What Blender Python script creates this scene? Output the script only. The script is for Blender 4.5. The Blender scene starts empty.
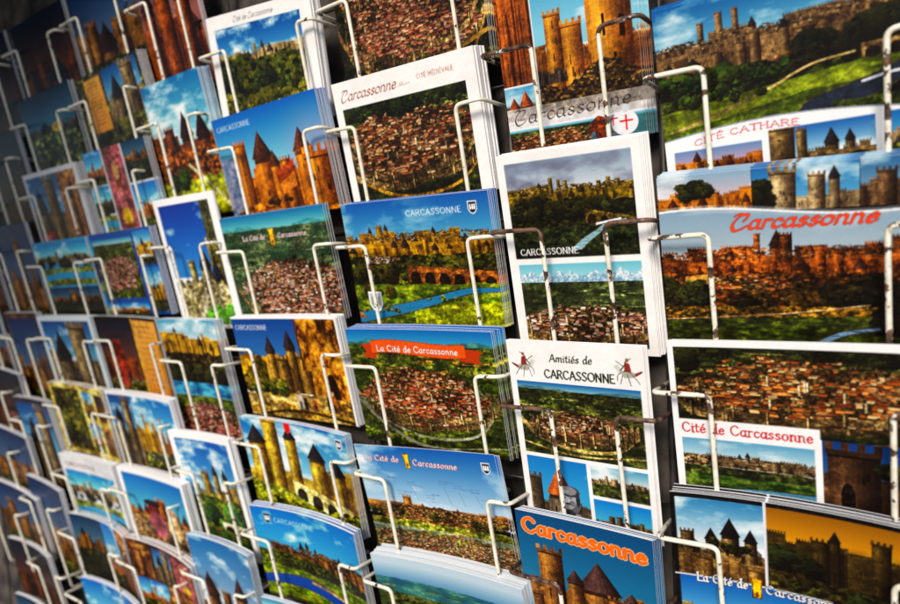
import bpy, math, random
import numpy as np
from mathutils import Matrix, Vector

random.seed(7)
SC = bpy.context.scene
COL = SC.collection
R = math.radians

# ------------------------------------------------------------------ numpy print shop
def lerp(a, b, t): return a + (b - a) * t
def hexc(c):
    if isinstance(c, str): return np.array([int(c[i:i + 2], 16) / 255 for i in (0, 2, 4)])
    return np.asarray(c, float)

def vnoise(h, w, cell, rng, octv=4, gain=.55, ax=1.0):
    out = np.zeros((h, w)); amp = 1; tot = 0
    for _ in range(octv):
        cy = max(cell, 1.0); cx = max(cell * ax, 1.0)
        gh, gw = int(h / cy) + 3, int(w / cx) + 3
        g = rng.random((gh, gw))
        y = np.arange(h) / cy + rng.random(); x = np.arange(w) / cx + rng.random()
        yi = np.minimum(y.astype(int), gh - 2); xi = np.minimum(x.astype(int), gw - 2)
        fy = (y - yi); fx = (x - xi); fy = np.clip(fy, 0, 1); fx = np.clip(fx, 0, 1)
        fy = (fy * fy * (3 - 2 * fy))[:, None]; fx = (fx * fx * (3 - 2 * fx))[None, :]
        a = g[np.ix_(yi, xi)]; b = g[np.ix_(yi, xi + 1)]; c = g[np.ix_(yi + 1, xi)]; d = g[np.ix_(yi + 1, xi + 1)]
        out += amp * lerp(lerp(a, b, fx), lerp(c, d, fx), fy); tot += amp
        amp *= gain; cell = cell / 2
        if cell < .8: break
    return out / tot

def smooth(pts, n=7, closed=False):
    pts = [np.array(p, float) for p in pts]
    if len(pts) < 3: return pts
    ext = [pts[-2]] + pts + [pts[1]] if closed else [2 * pts[0] - pts[1]] + pts + [2 * pts[-1] - pts[-2]]
    out = []
    for i in range(1, len(ext) - 2):
        p0, p1, p2, p3 = ext[i - 1:i + 3]
        for k in range(n):
            t = k / n
            out.append(.5 * ((2 * p1) + (p2 - p0) * t + (2 * p0 - 5 * p1 + 4 * p2 - p3) * t * t + (3 * p1 - p0 - 3 * p2 + p3) * t ** 3))
    out.append(ext[-2]); return out

# stroke letters: (advance, [(smooth?, points)...]), baseline 0, capitals 1 high, x-height .6
GL = {
 'C': (.78, [(1, [(.68, .8), (.45, 1), (.15, .85), (.03, .5), (.15, .15), (.45, 0), (.7, .2)])]),
 'A': (.78, [(0, [(0, 0), (.36, 1), (.72, 0)]), (0, [(.14, .35), (.58, .35)])]),
 'R': (.72, [(0, [(.05, 0), (.05, 1)]), (1, [(.05, 1), (.42, .98), (.57, .76), (.42, .53), (.05, .5)]), (0, [(.3, .5), (.64, 0)])]),
 'S': (.66, [(1, [(.55, .85), (.3, 1), (.06, .78), (.3, .52), (.55, .27), (.3, 0), (.03, .14)])]),
 'O': (.88, [(1, [(.4, 1), (.1, .82), (.02, .5), (.1, .18), (.4, 0), (.7, .18), (.78, .5), (.7, .82), (.4, 1)])]),
 'N': (.8, [(0, [(.06, 0), (.06, 1), (.66, 0), (.66, 1)])]),
 'E': (.64, [(0, [(.52, 1), (.06, 1), (.06, 0), (.54, 0)]), (0, [(.06, .52), (.44, .52)])]),
 'I': (.24, [(0, [(.08, 0), (.08, 1)])]),
 'T': (.7, [(0, [(0, 1), (.62, 1)]), (0, [(.31, 1), (.31, 0)])]),
 'M': (.92, [(0, [(.04, 0), (.1, 1), (.42, .2), (.74, 1), (.8, 0)])]),
 'D': (.8, [(0, [(.06, 0), (.06, 1)]), (1, [(.06, 1), (.4, .96), (.66, .72), (.68, .3), (.42, .04), (.06, 0)])]),
 'V': (.74, [(0, [(0, 1), (.34, 0), (.68, 1)])]),
 'L': (.6, [(0, [(.06, 1), (.06, 0), (.52, 0)])]),
 'H': (.78, [(0, [(.06, 0), (.06, 1)]), (0, [(.64, 0), (.64, 1)]), (0, [(.06, .52), (.64, .52)])]),
 'a': (.56, [(1, [(.42, .5), (.22, .6), (.04, .4), (.06, .1), (.22, 0), (.41, .18)]), (0, [(.43, .6), (.43, .08), (.52, 0)])]),
 'c': (.48, [(1, [(.42, .48), (.24, .6), (.05, .42), (.05, .16), (.22, 0), (.43, .12)])]),
 'd': (.58, [(1, [(.42, .5), (.22, .6), (.04, .4), (.06, .1), (.22, 0), (.41, .18)]), (0, [(.44, 1.05), (.44, .06), (.52, 0)])]),
 'e': (.5, [(1, [(.06, .31), (.42, .34), (.26, .6), (.04, .36), (.1, .06), (.25, 0), (.44, .12)])]),
 'i': (.22, [(0, [(.08, .58), (.08, .06), (.15, 0)]), (0, [(.09, .82), (.1, .84)])]),
 'l': (.22, [(0, [(.08, 1.05), (.08, .06), (.15, 0)])]),
 'm': (.86, [(0, [(.06, .6), (.06, 0)]), (1, [(.06, .42), (.25, .6), (.38, .46), (.38, 0)]), (1, [(.38, .42), (.58, .6), (.7, .46), (.7, .06), (.78, 0)])]),
 'n': (.58, [(0, [(.06, .6), (.06, 0)]), (1, [(.06, .42), (.27, .6), (.42, .46), (.43, .06), (.52, 0)])]),
 'o': (.56, [(1, [(.26, .6), (.06, .46), (.05, .14), (.25, 0), (.45, .14), (.46, .46), (.26, .6)])]),
 'r': (.42, [(0, [(.07, .6), (.07, 0)]), (1, [(.07, .4), (.2, .58), (.38, .55)])]),
 's': (.46, [(1, [(.38, .5), (.22, .6), (.07, .45), (.22, .31), (.38, .16), (.2, 0), (.03, .1)])]),
 't': (.38, [(1, [(.14, .85), (.13, .2), (.2, .02), (.34, .08)]), (0, [(0, .6), (.3, .6)])]),
 ' ': (.35, []),
 '~': (.9, [(1, [(0, .1), (.2, .3), (.42, .55), (.3, .75), (.16, .5), (.4, .28), (.9, .42)])]),
}
GL['é'] = (GL['e'][0], GL['e'][1] + [(0, [(.22, .74), (.36, .92)])])
GL['É'] = (GL['E'][0], GL['E'][1] + [(0, [(.22, 1.12), (.4, 1.3)])])
SCRIPT_C = (.8, [(1, [(.5, .62), (.62, .8), (.6, 1.04), (.34, 1.02), (.1, .7), (.02, .3), (.2, -.05), (.5, .02), (.72, .22)]), (1, [(.34, 1.02), (.2, 1.1), (.0, 1.0)])])

class Pic:
    def __init__(s, a, ppm, seed, prot=None):
        s.a = a; s.prot = np.zeros(a.shape[:2]) if prot is None else prot; s.pf = False; s.h, s.w = a.shape[:2]; s.ppm = ppm; s.rng = np.random.default_rng(seed); s.seed = seed
        s.Y, s.X = np.mgrid[0:s.h, 0:s.w]; s.X = (s.X + .5) / s.w; s.Y = (s.Y + .5) / s.h
    def finish(s):
        a = np.clip(s.a, 0, 1); r, g, b = a[..., 0], a[..., 1], a[..., 2]
        w = np.clip((np.maximum(r, g) * 1.04 - b) * 5, 0, 1) * np.clip((.97 - a.min(-1)) * 6, 0, 1)
        w = np.maximum(w, np.clip((.35 - a.max(-1)) * 5, 0, 1) * .8)
        w = w * (1 - s.prot); grn = np.clip((g - np.maximum(r, b) * 1.02) * 8, 0, 1); w = w * (1 - .5 * grn)
        org = np.clip((r - g * 1.15) * 6, 0, 1) * np.clip((r - .5) * 4, 0, 1); w = w * (1 - .45 * org)
        gg = (grn * (1 - s.prot))[..., None]; a = a * (1 - gg) + gg * np.stack([r + .42 * (g - r), g * .90, b * .92], -1)
        n = s.noise(1.7, 5, 1.25, .8); n = (n - n.mean()) / (n.std() + 1e-6)
        m = s.noise(9, 3, 1.5); m = (m - m.mean()) / (m.std() + 1e-6)
        m2 = s.noise(4, 4, 1.3, .6); m2 = (m2 - m2.mean()) / (m2.std() + 1e-6)
        brt = np.clip((a.max(-1) - .5) * 3, 0, 1)
        lg = s.noise(16, 3, 1.5); lg = (lg - lg.mean()) / (lg.std() + 1e-6)
        a = a * np.exp((np.clip(n, -2.2, 2.2) * (.27 - .14 * brt) + m * .08 + np.clip(m2, -2, 2) * .15 + np.clip(lg - .3, -2, .6) * .24 - .05) * w)[..., None]
        hi = (w * np.clip((n - 1.5) * 2, 0, 1) * (s.rng.random(n.shape) > .5))[..., None]; a = a * (1 - hi * .35) + hi * .35 * np.array([.85, .72, .5])
        a = np.clip(a, 0, 1); k = a * a * (3 - 2 * a); a = a * .6 + k * .4; sb = np.clip((b - r) * 2, 0, 1)[..., None]; a = a * (1 - sb * np.array([0, .02, .12])) + sb * np.array([.01, .035, 0])
        rg = np.clip(a[..., 0] - a[..., 1], 0, 1) * np.clip((a[..., 1] - a[..., 2]) * 8 + .25, 0, 1) * (1 - (s.prot > .9)); a[..., 1] += .15 * rg; a[..., 2] += .03 * rg; a[..., 0] *= 1 - .06 * np.clip(rg * 2, 0, 1)
        l = a.mean(-1, keepdims=True); a = np.clip(l + (a - l) * 1.22, 0, 1); wh = np.clip((a.min(-1, keepdims=True) - .7) * 5, 0, 1); a = a ** (1.18 - .18 * wh); s.a[:] = a * .955 + np.array([.045, .028, .024]) * (1 - a)
    def sub(s, x0, y0, x1, y1, seed=0):
        v = (slice(int(y0 * s.h), max(int(y1 * s.h), int(y0 * s.h) + 2)), slice(int(x0 * s.w), max(int(x1 * s.w), int(x0 * s.w) + 2)))
        return Pic(s.a[v], s.ppm, s.seed * 13 + seed + 1, s.prot[v])
    def noise(s, mm, octv=4, ax=1.0, gain=.55): return vnoise(s.h, s.w, mm * s.ppm, s.rng, octv, gain, ax)
    def put(s, m, c, al=1.0):
        m = np.clip(m, 0, 1).astype(float)[..., None] * al
        s.a[:] = s.a * (1 - m) + c * m
        if s.pf: s.prot[m[..., 0] > .3] = float(s.pf)
        else: s.prot *= 1 - m[..., 0]
    def fill(s, c): s.a[:] = hexc(c)
    def sky(s, c1, c2, y1=.5, cloud=0, cc='f4f6f8', cmm=14, ax=2.2, y0=0):
        t = np.clip((s.Y - y0) / max(y1 - y0, .01), 0, 1)[..., None]
        m = (s.Y < y1 + .1); s.pf = True
        c = hexc(c1) * (1 - t) + hexc(c2) * t
        s.put(m, c)
        if cloud:
            n = s.noise(cmm, 6, ax); n = np.clip((n - (.66 - .3 * cloud)) / .30, 0, 1) ** .8; n = n * (.75 + .5 * s.noise(cmm * .25, 4, ax))
            s.put(n * m, hexc(cc), .9)
        s.pf = False
    def tri(s, cols, n, lo=.3, hi=.7):
        t = np.clip((n - lo) / (hi - lo), 0, 1)[..., None] * 2
        a, b, c = [hexc(k) for k in cols]
        return np.where(t < 1, a + (b - a) * t, b + (c - b) * (t - 1))
    def land(s, y, cols, mm=2.2, rough=.0, y2=None, ax=1.6, rmm=6, octv=4):
        top = y(s.X) if callable(y) else y
        if rough: top = top + (vnoise(1, s.w, rmm * s.ppm, s.rng, 5)[0][None, :] - .5) * rough
        m = s.Y > top
        if y2 is not None: m &= s.Y < (y2(s.X) if callable(y2) else y2)
        s.put(m, s.tri(cols, s.noise(mm, octv, ax)))
    def fields(s, y0, y1, cols, n=40):
        for _ in range(n):
            y = y0 + (y1 - y0) * s.rng.random() ** .8; d = (y - y0) / (y1 - y0) * .8 + .2
            w = .3 * d * (.4 + s.rng.random()); h = .05 * d * (.3 + s.rng.random()); x = s.rng.random() * 1.1 - .05; sk = (s.rng.random() - .5) * w
            s.poly([(x - w / 2, y), (x + w / 2 + sk * .3, y - h * .2), (x + w / 2 + sk, y + h), (x - w / 2 + sk, y + h)], cols[s.rng.integers(len(cols))], .75)
    def box(s, x0, y0, x1, y1):
        a, b = max(int(x0 * s.w) - 1, 0), min(int(x1 * s.w) + 2, s.w); c, d = max(int(y0 * s.h) - 1, 0), min(int(y1 * s.h) + 2, s.h)
        if a >= b or c >= d: return None
        return slice(c, d), slice(a, b)
    def poly(s, pts, c, al=1.0, shade=None):
        xs = [p[0] for p in pts]; ys = [p[1] for p in pts]; bx = s.box(min(xs), min(ys), max(xs), max(ys))
        if bx is None: return
        X = s.X[bx]; Y = s.Y[bx]; m = np.zeros(X.shape, bool)
        for i in range(len(pts)):
            x1, y1 = pts[i]; x2, y2 = pts[(i + 1) % len(pts)]
            if y1 == y2: continue
            k = ((y1 > Y) != (y2 > Y)) & (X < (x2 - x1) * (Y - y1) / (y2 - y1) + x1); m ^= k
        c = hexc(c); v = s.a[bx]
        if shade is not None: c = c * shade[bx][..., None]
        v[:] = np.where(m[..., None], v * (1 - al) + c * al, v)
        s.prot[bx][m] = float(s.pf)
    def blob(s, x, y, rx, ry, c, al=1.0, nz=None, th=0):
        bx = s.box(x - rx * 1.3, y - ry * 1.3, x + rx * 1.3, y + ry * 1.3)
        if bx is None: return
        d = ((s.X[bx] - x) / rx) ** 2 + ((s.Y[bx] - y) / ry) ** 2
        if nz is not None: d = d + (nz[bx] - .5) * 1.6
        v = s.a[bx]; v[:] = np.where((d < 1)[..., None], v * (1 - al) + hexc(c) * al, v); s.prot[bx][d < 1] = float(s.pf)
    def line(s, pts, mm, c, al=1.0, sm=True, taper=None):
        P = smooth(pts, 8) if sm and len(pts) > 2 else [np.array(p, float) for p in pts]
        n = len(P)
        for i in range(n - 1):
            a, b = P[i], P[i + 1]; t = i / max(n - 1, 1); r = (mm if taper is None else lerp(mm, taper, t)) * s.ppm / 2
            s._seg(a[0] * s.w, a[1] * s.h, b[0] * s.w, b[1] * s.h, r, r, 0, hexc(c), al)
    def _seg(s, ax, ay, bx, by, ra, rb, ang, c, al=1.0):
        q = max(ra, rb) + 1
        x0, x1 = int(max(min(ax, bx) - q, 0)), int(min(max(ax, bx) + q + 1, s.w)); y0, y1 = int(max(min(ay, by) - q, 0)), int(min(max(ay, by) + q + 1, s.h))
        if x0 >= x1 or y0 >= y1: return
        Y, X = np.mgrid[y0:y1, x0:x1]; X = X + .5; Y = Y + .5
        ca, sa = math.cos(ang), math.sin(ang)
        def tr(x, y): return (x * ca + y * sa) / ra, (-x * sa + y * ca) / rb
        px, py = tr(X - ax, Y - ay); dx, dy = tr(bx - ax, by - ay)
        t = np.clip((px * dx + py * dy) / (dx * dx + dy * dy + 1e-9), 0, 1)
        m = ((px - t * dx) ** 2 + (py - t * dy) ** 2) < 1
        v = s.a[y0:y1, x0:x1]; v[:] = np.where(m[..., None], v * (1 - al) + c * al, v)
        if s.pf: s.prot[y0:y1, x0:x1][m] = float(s.pf)
    def text(s, st, x, y, hmm, c, wmm=None, nib=(.12, .12, 0), shear=0, style='', arc=0, slope=0, gap=.12, outline=None, track=1.0):
        """x,y = start of baseline (0..1 of the picture), hmm = capital height in mm"""
        H = hmm * s.ppm; tot = sum((GL[ch][0] + gap) for ch in st)
        kx = 1.0 if wmm is None else (wmm / hmm) / tot
        def draw(col, grow, dx=0, dy=0):
            cx = 0
            for ch in st:
                adv, strokes = GL[ch]
                if ch == 'C' and 'script' in style: adv, strokes = SCRIPT_C
                for sm, pts in strokes:
                    P = smooth(pts, 6) if sm else [np.array(p, float) for p in pts]
                    segs = [(P[i], P[i + 1]) for i in range(len(P) - 1)]
                    if 'serif' in style and not sm:
                        for e in (P[0], P[-1]):
                            if e[1] in (0, 1, .6, .58, 1.05): segs.append((e + np.array([-.09, 0]), e + np.array([.09, 0])))
                    for a, b in segs:
                        q = []
                        for p in (a, b):
                            u = (cx + p[0] * 1.0 + p[1] * shear) * kx; v = p[1]; f = u / (tot * kx)
                            q.append((x * s.w + u * H + dx, y * s.h - (v + arc * 4 * f * (1 - f) + slope * f) * H + dy))
                        s._seg(q[0][0], q[0][1], q[1][0], q[1][1], nib[0] * H / 2 + grow, nib[1] * H / 2 + grow, -R(nib[2]), hexc(col))
                cx += adv + gap
        s.pf = True
        if outline: draw(outline[0], outline[1] * s.ppm)
        draw(c, 0); s.pf = False
    def castle(s, base, top, x0=0, x1=1, lit='d8a050', dark='5a3418', roof='4a3c3c', towers=None, n=7, cren=1.0, wallh=.5, seed=0, win=True, cen=None, conek=1.25):
        rng = np.random.default_rng(s.seed + seed + 5); lit = hexc(lit); dark = hexc(dark); roof = hexc(roof)
        H = base - top; wy = base - H * wallh; s.pf = .55; k_ = s.w / s.h
        course = .94 + .06 * np.sign(np.sin(s.Y * s.h / s.ppm * 2 * math.pi / 1.3))
        sh = np.clip((.80 + .38 * vnoise(s.h, s.w, 1.0 * s.ppm, s.rng, 3, .7)) * (.72 + .56 * vnoise(s.h, s.w, 8 * s.ppm, s.rng, 3)) * course, .4, 1.3)
        sh = sh * (1.08 - .22 * np.clip((s.Y - top) / max(H, .01), 0, 1))
        per = max(.8 / (s.w / s.ppm) * cren, .003)
        xs = [x0]
        while xs[-1] < x1: xs.append(xs[-1] + (x1 - x0) * (.05 + .11 * rng.random()))
        xs[-1] = x1
        for i in range(len(xs) - 1):
            a, b = xs[i], xs[i + 1]; f = rng.random(); ty = wy + H * .26 * (rng.random() - .5); tz = ty + H * .05 * (rng.random() - .5)
            c = lerp(dark, lit, .42 + .58 * f)
            s.poly([(a, ty), (b, tz), (b, base), (a, base)], c, 1, sh)
            s.poly([(a, ty + per), (b, tz + per), (b, tz + per * 1.9), (a, ty + per * 1.9)], c * .62)
            x = a
            while x < b: s.poly([(x, ty - per * 1.2 * k_), (x + per, ty - per * 1.2 * k_), (x + per, ty + .006), (x, ty + .006)], c, 1, sh); x += per * 2
            for _ in range(int(4 * (b - a) / max(per * 6, .01))):
                wx = lerp(a, b, rng.random()); wv = lerp(ty, base, .25 + .5 * rng.random()); s.poly([(wx, wv), (wx + per * .6, wv), (wx + per * .6, wv + per * 2.2 * k_), (wx, wv + per * 2.2 * k_)], dark * .4)
            if rng.random() < .5: q = a + (b - a) * .5; s.poly([(q, ty + H * .12), (b, ty + H * .05), (b, base), (q + (b - a) * .2, base)], dark * .8, .55)
        if towers is None:
            towers = []; cen = (.3 + .25 * ((s.seed * 7) % 5) / 5) if cen is None else cen
            for i in range(n):
                u = (i + .5 + (rng.random() - .5) * .9) / n; k = rng.random()
                env = .5 + .5 * math.exp(-((u - cen) / .13) ** 2) + .25 * math.exp(-((u - cen - .4) / .1) ** 2)
                towers.append((x0 + (x1 - x0) * u, (x1 - x0) * (.34 + .6 * rng.random() * rng.random()) / n, min(env, 1) * (.75 + .25 * rng.random()) + .08, 'cone' if k < .5 else 'flat'))
        for tx, tw, th, kind in sorted(towers, key=lambda t: -t[2]):
            ty = base - H * th; ch = min(tw * conek * k_, H * th * .5) if kind == 'cone' else 0; by = ty + ch; m = 9
            s.poly([(tx + tw * .4, by + tw * .5), (tx + tw * .85, by + tw * .9), (tx + tw * .85, base), (tx + tw * .4, base)], dark * .7, .6 if by + tw > wy else 0)
            for j in range(m):
                f = (j + .5) / m; c = lerp(dark * .85, lit * 1.05, max(0, 1 - abs(f - .26) * 1.45) ** 1.2)
                a = tx - tw / 2 + tw * j / m; b = tx - tw / 2 + tw * (j + 1) / m + .5 / s.w
                s.poly([(a, by), (b, by), (b, base), (a, base)], c, 1, sh)
            if kind == 'cone':
                e = tw * .1
                for j in range(6):
                    f0, f1 = j / 6, (j + 1) / 6; c = roof * (1.45 - 1.1 * abs((j + .5) / 6 - .25) - .2)
                    s.poly([(tx - tw / 2 - e + (tw + 2 * e) * f0, by + .1 * ch * math.sin(f0 * 3.14)), (tx, ty), (tx - tw / 2 - e + (tw + 2 * e) * f1 + .4 / s.w, by + .1 * ch * math.sin(f1 * 3.14))], c, 1, sh)
                s.poly([(tx - tw / 2, by + ch * .06), (tx + tw / 2, by + ch * .06), (tx + tw / 2, by + ch * .2), (tx - tw / 2, by + ch * .2)], dark * .5, .75)
            else:
                x = tx - tw / 2 - tw * .04; p2 = tw * 1.08 / 7
                while x < tx + tw / 2:
                    s.poly([(x, by - p2 * 1.2 * k_), (x + p2, by - p2 * 1.2 * k_), (x + p2, by + .004), (x, by + .004)], lerp(dark, lit, .85 - .6 * (x - tx + tw / 2) / tw), 1, sh); x += p2 * 2
                s.poly([(tx - tw * .54, by), (tx + tw * .54, by), (tx + tw * .54, by + tw * .12 * k_), (tx - tw * .54, by + tw * .12 * k_)], lerp(dark, lit, .45), .8, sh)
                s.poly([(tx - tw * .5, by + tw * .12 * k_), (tx + tw * .5, by + tw * .12 * k_), (tx + tw * .5, by + tw * .18 * k_), (tx - tw * .5, by + tw * .18 * k_)], dark * .45, .8)
            if win and tw * s.w > 8:
                for _ in range(4):
                    wx = tx + (rng.random() - .5) * tw * .6; wv = by + tw * .3 * k_ + (base - by) * .75 * rng.random()
                    s.poly([(wx, wv), (wx + tw * .06, wv), (wx + tw * .06, wv + tw * .26), (wx, wv + tw * .26)], dark * .3)
        s.pf = False
    def cite(s, base, top, lit, dark, roof, cen=.4, n=16, x0=0, x1=1, seed=0):
        """long double walled town: hazier upper town behind, lit ramparts in front"""
        L, D = hexc(lit), hexc(dark)
        s.castle(base, top, x0, x1, L * .82 + .04, D * 1.1, roof, n=n, wallh=.55, cen=cen, seed=seed)
        s.roofs((x0 + x1) / 2, lerp(base, top, .52), (x1 - x0) * .48, (base - top) * .10, 26, cols=(L * .7, hexc(roof) * 1.3, L * .9, D * 1.4), mm=2.2, base=False)
        s.castle(base + .01, top + (base - top) * .42, x0, x1, L, D, roof, n=int(n * .8), wallh=.6, cen=cen + .2, seed=seed + 7, conek=.9)
    def trees(s, y, h, x0=0, x1=1, n=26, cols=('10180c', '2c3c12', '5c6c20'), ry=1.0):
        k = s.h / s.w; L = []; C = [hexc(c) for c in cols]; s.pf = .5; lim = 2.2 / s.w
        for _ in range(n): L.append((y - (s.rng.random() - .5) * h * .5, x0 + (x1 - x0) * s.rng.random(), h * (.22 + .5 * s.rng.random() ** 1.5)))
        for cy, x, r in sorted(L):
            tint = .75 + .5 * s.rng.random(); warm = hexc('402a08') * (s.rng.random() - .4) * .5; cy -= r * .5 * ry; asp = .7 + .6 * s.rng.random()
            s.blob(x, cy, r * k * .8, r * ry * .75 * asp, C[0])
            m = 64 if r * s.h > 26 else 34 if r * s.h > 13 else 12
            for j in range(m):
                a = s.rng.random() * 6.283; q = s.rng.random() ** .6; dx, dy = math.cos(a) * q, math.sin(a) * q
                lit = np.clip(.5 - .38 * dx - .62 * dy + (s.rng.random() - .5) * .5, 0, 1); c = C[0] + (C[1] - C[0]) * min(lit * 2, 1) + (C[2] - C[1]) * max(lit * 2 - 1, 0)
                rr = r * (.07 + .12 * s.rng.random()) * (1 if m > 12 else 1.6); s.blob(x + dx * r * k * .85, cy + dy * r * ry * .8 * asp, max(rr * k * 1.3, lim), max(rr * ry * .8, lim / k * .8), np.clip(c * tint + warm, 0, 1), .9)
        s.pf = False
    def roofs(s, cx, cy, rx, ry, n=420, cols=('b8603c', 'a04c30', 'c87c54', '803820', 'd0a080'), mm=3.0, ground=('1c1610', '40301e', '6a5638'), base=True):
        """houses in rows along bending lanes, each a two sided roof over a strip of wall"""
        if base:
            nz = s.noise(6, 4); d = ((s.X - cx) / rx) ** 2 + ((s.Y - cy) / ry) ** 2 + (nz - .5) * .9
            s.put(d < 1, s.tri(ground, s.noise(1.2, 3)))
        wpm, hpm = 1 / (s.w / s.ppm), 1 / (s.h / s.ppm); s.pf = .7; mm = mm * 1.04; big = s.noise(11, 3, 1.6); rows = max(int(2 * ry / (mm * .42 * hpm)), 2); L = []; ph = s.rng.random() * 6
        for r in range(rows):
            v = (r + .5) / rows * 2 - 1; half = math.sqrt(max(1 - abs(v) ** 2.6, .02)) * (1 + .16 * math.sin(v * 5 + ph) + .12 * (s.rng.random() - .5)); u = -half
            per = .62 + .5 * (v + 1) / 2
            while u < half:
                w = mm * per * (.5 + .9 * s.rng.random() ** 1.5)
                x = cx + u * rx; yy = cy + v * ry + ry * .10 * math.sin(u * 3.2 + ph + v) + ry * .05 * math.sin(u * 9 + v * 4) + (s.rng.random() - .5) * .5 * mm * hpm * .4
                if s.rng.random() > (.16 if big[min(max(int(yy * s.h), 0), s.h - 1), min(max(int(x * s.w), 0), s.w - 1)] > .45 else .62): L.append((yy, x, w, per))
                u += w * wpm / rx * (.92 + (.9 if s.rng.random() < .12 else 0))
        tw, th = mm * wpm, mm * hpm
        for y, x, w, per in sorted(L):
            w *= wpm; h = mm * per * hpm * (.20 + .22 * s.rng.random()); sk = w * (s.rng.random() - .45) * .8; c = hexc(cols[s.rng.integers(len(cols))]) * (.58 + .6 * s.rng.random())
            wl = h * (.5 + .6 * s.rng.random()); wc = hexc(('d8b890', '5a3e2c', '2a1c14', '987a58', '3a281c')[s.rng.integers(5)])
            s.poly([(x - w / 2, y - h * .1), (x + w / 2, y - h * .1), (x + w / 2, y + wl), (x - w / 2, y + wl)], wc)
            if w * s.w > 5: s.poly([(x - w * .2, y + wl * .3), (x - w * .1, y + wl * .3), (x - w * .1, y + wl * .7), (x - w * .2, y + wl * .7)], '1e1410')
            s.poly([(x - w / 2, y), (x + w / 2, y), (x + w / 2 + sk, y - h), (x - w / 2 + sk, y - h)], np.clip(c, 0, 1))
            s.poly([(x - w / 2 + sk, y - h), (x + w / 2 + sk, y - h), (x + w / 2 + sk * 1.2, y - h * 1.35), (x - w / 2 + sk * 1.2, y - h * 1.35)], np.clip(c * .55, 0, 1))
            if s.rng.random() < .07: s.blob(x + w * .6, y, w * .35, h * .6, '2a3414')
        s.pf = False
    def river(s, pts, w0, w1, c):
        s.line(pts, w0 + 1.6, '4a4424', .8, taper=w1 + 2); s.line(pts, w0, c, taper=w1); c = hexc(c); P = smooth(pts, 8); n = len(P)
        for _ in range(46):
            i = int(s.rng.random() * (n - 1)); t = i / n; w = lerp(w0, w1, t); o = (s.rng.random() - .5) * w * .8 / (s.h / s.ppm); x, y = P[i]; y += o; l = (.5 + 2.5 * s.rng.random()) / (s.w / s.ppm)
            s.line([(x - l, y), (x + l, y + .002)], .35, np.clip(c * (.55 if s.rng.random() < .5 else 1.35), 0, 1), .6, sm=False)
    def rampart(s, cx, cy, rx, ry, a0=-10, a1=190, hmm=4.5, lit='a88a62', dark='3c2c1c', n=11, off=0):
        A = [R(a0 + (a1 - a0) * i / 60) for i in range(61)]; hh = hmm / (s.h / s.ppm); nz = .6 + .7 * vnoise(s.h, s.w, .9 * s.ppm, s.rng, 3)
        wob = lambda q: 1 + .07 * math.sin(q * 3 + 1) + .035 * math.sin(q * 7 + 2) + .02 * math.sin(q * 13)
        for i in range(60):
            wa, wb = wob(A[i]), wob(A[i + 1]); xa, ya = cx + rx * wa * math.cos(A[i]), cy + ry * wa * math.sin(A[i]); xb, yb = cx + rx * wb * math.cos(A[i + 1]), cy + ry * wb * math.sin(A[i + 1])
            f = .5 + .5 * math.sin(A[i] * 2 + 1 + off)
            s.poly([(xa, ya - hh), (xb, yb - hh), (xb, yb + hh * .1), (xa, ya + hh * .1)], lerp(hexc(dark), hexc(lit), .2 + .7 * f), 1, nz)
        for i in range(n):
            a = R(a0 + (a1 - a0) * (i + .5) / n); x, y = cx + rx * wob(a) * math.cos(a), cy + ry * wob(a) * math.sin(a); w = hmm * .42 / (s.w / s.ppm)
            s.poly([(x - w / 2, y - hh * 1.6), (x, y - hh * 1.6), (x, y + hh * .25), (x - w / 2, y + hh * .25)], lit, 1, nz)
            s.poly([(x, y - hh * 1.6), (x + w / 2, y - hh * 1.6), (x + w / 2, y + hh * .25), (x, y + hh * .25)], dark, 1, nz)
    def aerial(s, hor, skyc=('3c82b8', 'a8c4d0'), land=('1c2c16', '3c5428', '6a7c40'), town=(.5, .55, .42, .22), n=420, wall=True, mm=3.0, roofc=None, far=None, path='b89868', fc=('3c5a24', '5c7a34', '2a4420', '7c8a48', '8a8450')):
        s.sky(skyc[0], skyc[1], hor)
        if hor > 0 and far: s.land(lambda X: hor - .02 - .02 * np.sin(X * 9), far, 3, .03)
        s.land(hor, land, 5, .02, ax=2.5); s.fields(hor + .01, min(town[1] - town[3] * .6, .98), fc, 46)
        s.put((s.Y > hor) & (s.noise(2.0, 4, 2.0) > .56), s.tri((land[0], land[0], land[1]), s.noise(1)), .85)
        cx, cy, rx, ry = town
        if wall:
            s.line([(cx - rx * 1.3, cy - ry * .2), (cx - rx * .95, cy + ry * .8), (cx - rx * .2, cy + ry * 1.5), (cx + rx * .7, cy + ry * 1.3), (cx + rx * 1.12, cy + ry * .3), (cx + rx * .9, cy - ry * .5)], 3.4, path, .85, taper=1.6)
            s.line([(cx - rx * 1.5, cy + ry * 1.2), (cx - rx * .2, cy + ry * 1.9), (cx + rx * 1.3, cy + ry * 1.5)], 1.2, path, .8)
            s.rampart(cx, cy + ry * .12, rx * 1.12, ry * 1.16, off=1, hmm=5.5)
        kw = {} if roofc is None else {'cols': roofc}
        s.roofs(cx, cy, rx, ry, n, mm=mm, **kw)
        if wall:
            s.rampart(cx, cy + ry * .02, rx * 1.02, ry * 1.0)
            for _ in range(7):
                x = cx + rx * (s.rng.random() * 1.6 - .8); y = cy + ry * (s.rng.random() * 1.1 - .4); w = 1.8 / (s.w / s.ppm); h = 6 / (s.h / s.ppm)
                s.poly([(x - w / 2, y - h), (x, y - h), (x, y), (x - w / 2, y)], 'cbb492'); s.poly([(x, y - h), (x + w / 2, y - h), (x + w / 2, y), (x, y)], '57432e')
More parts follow.
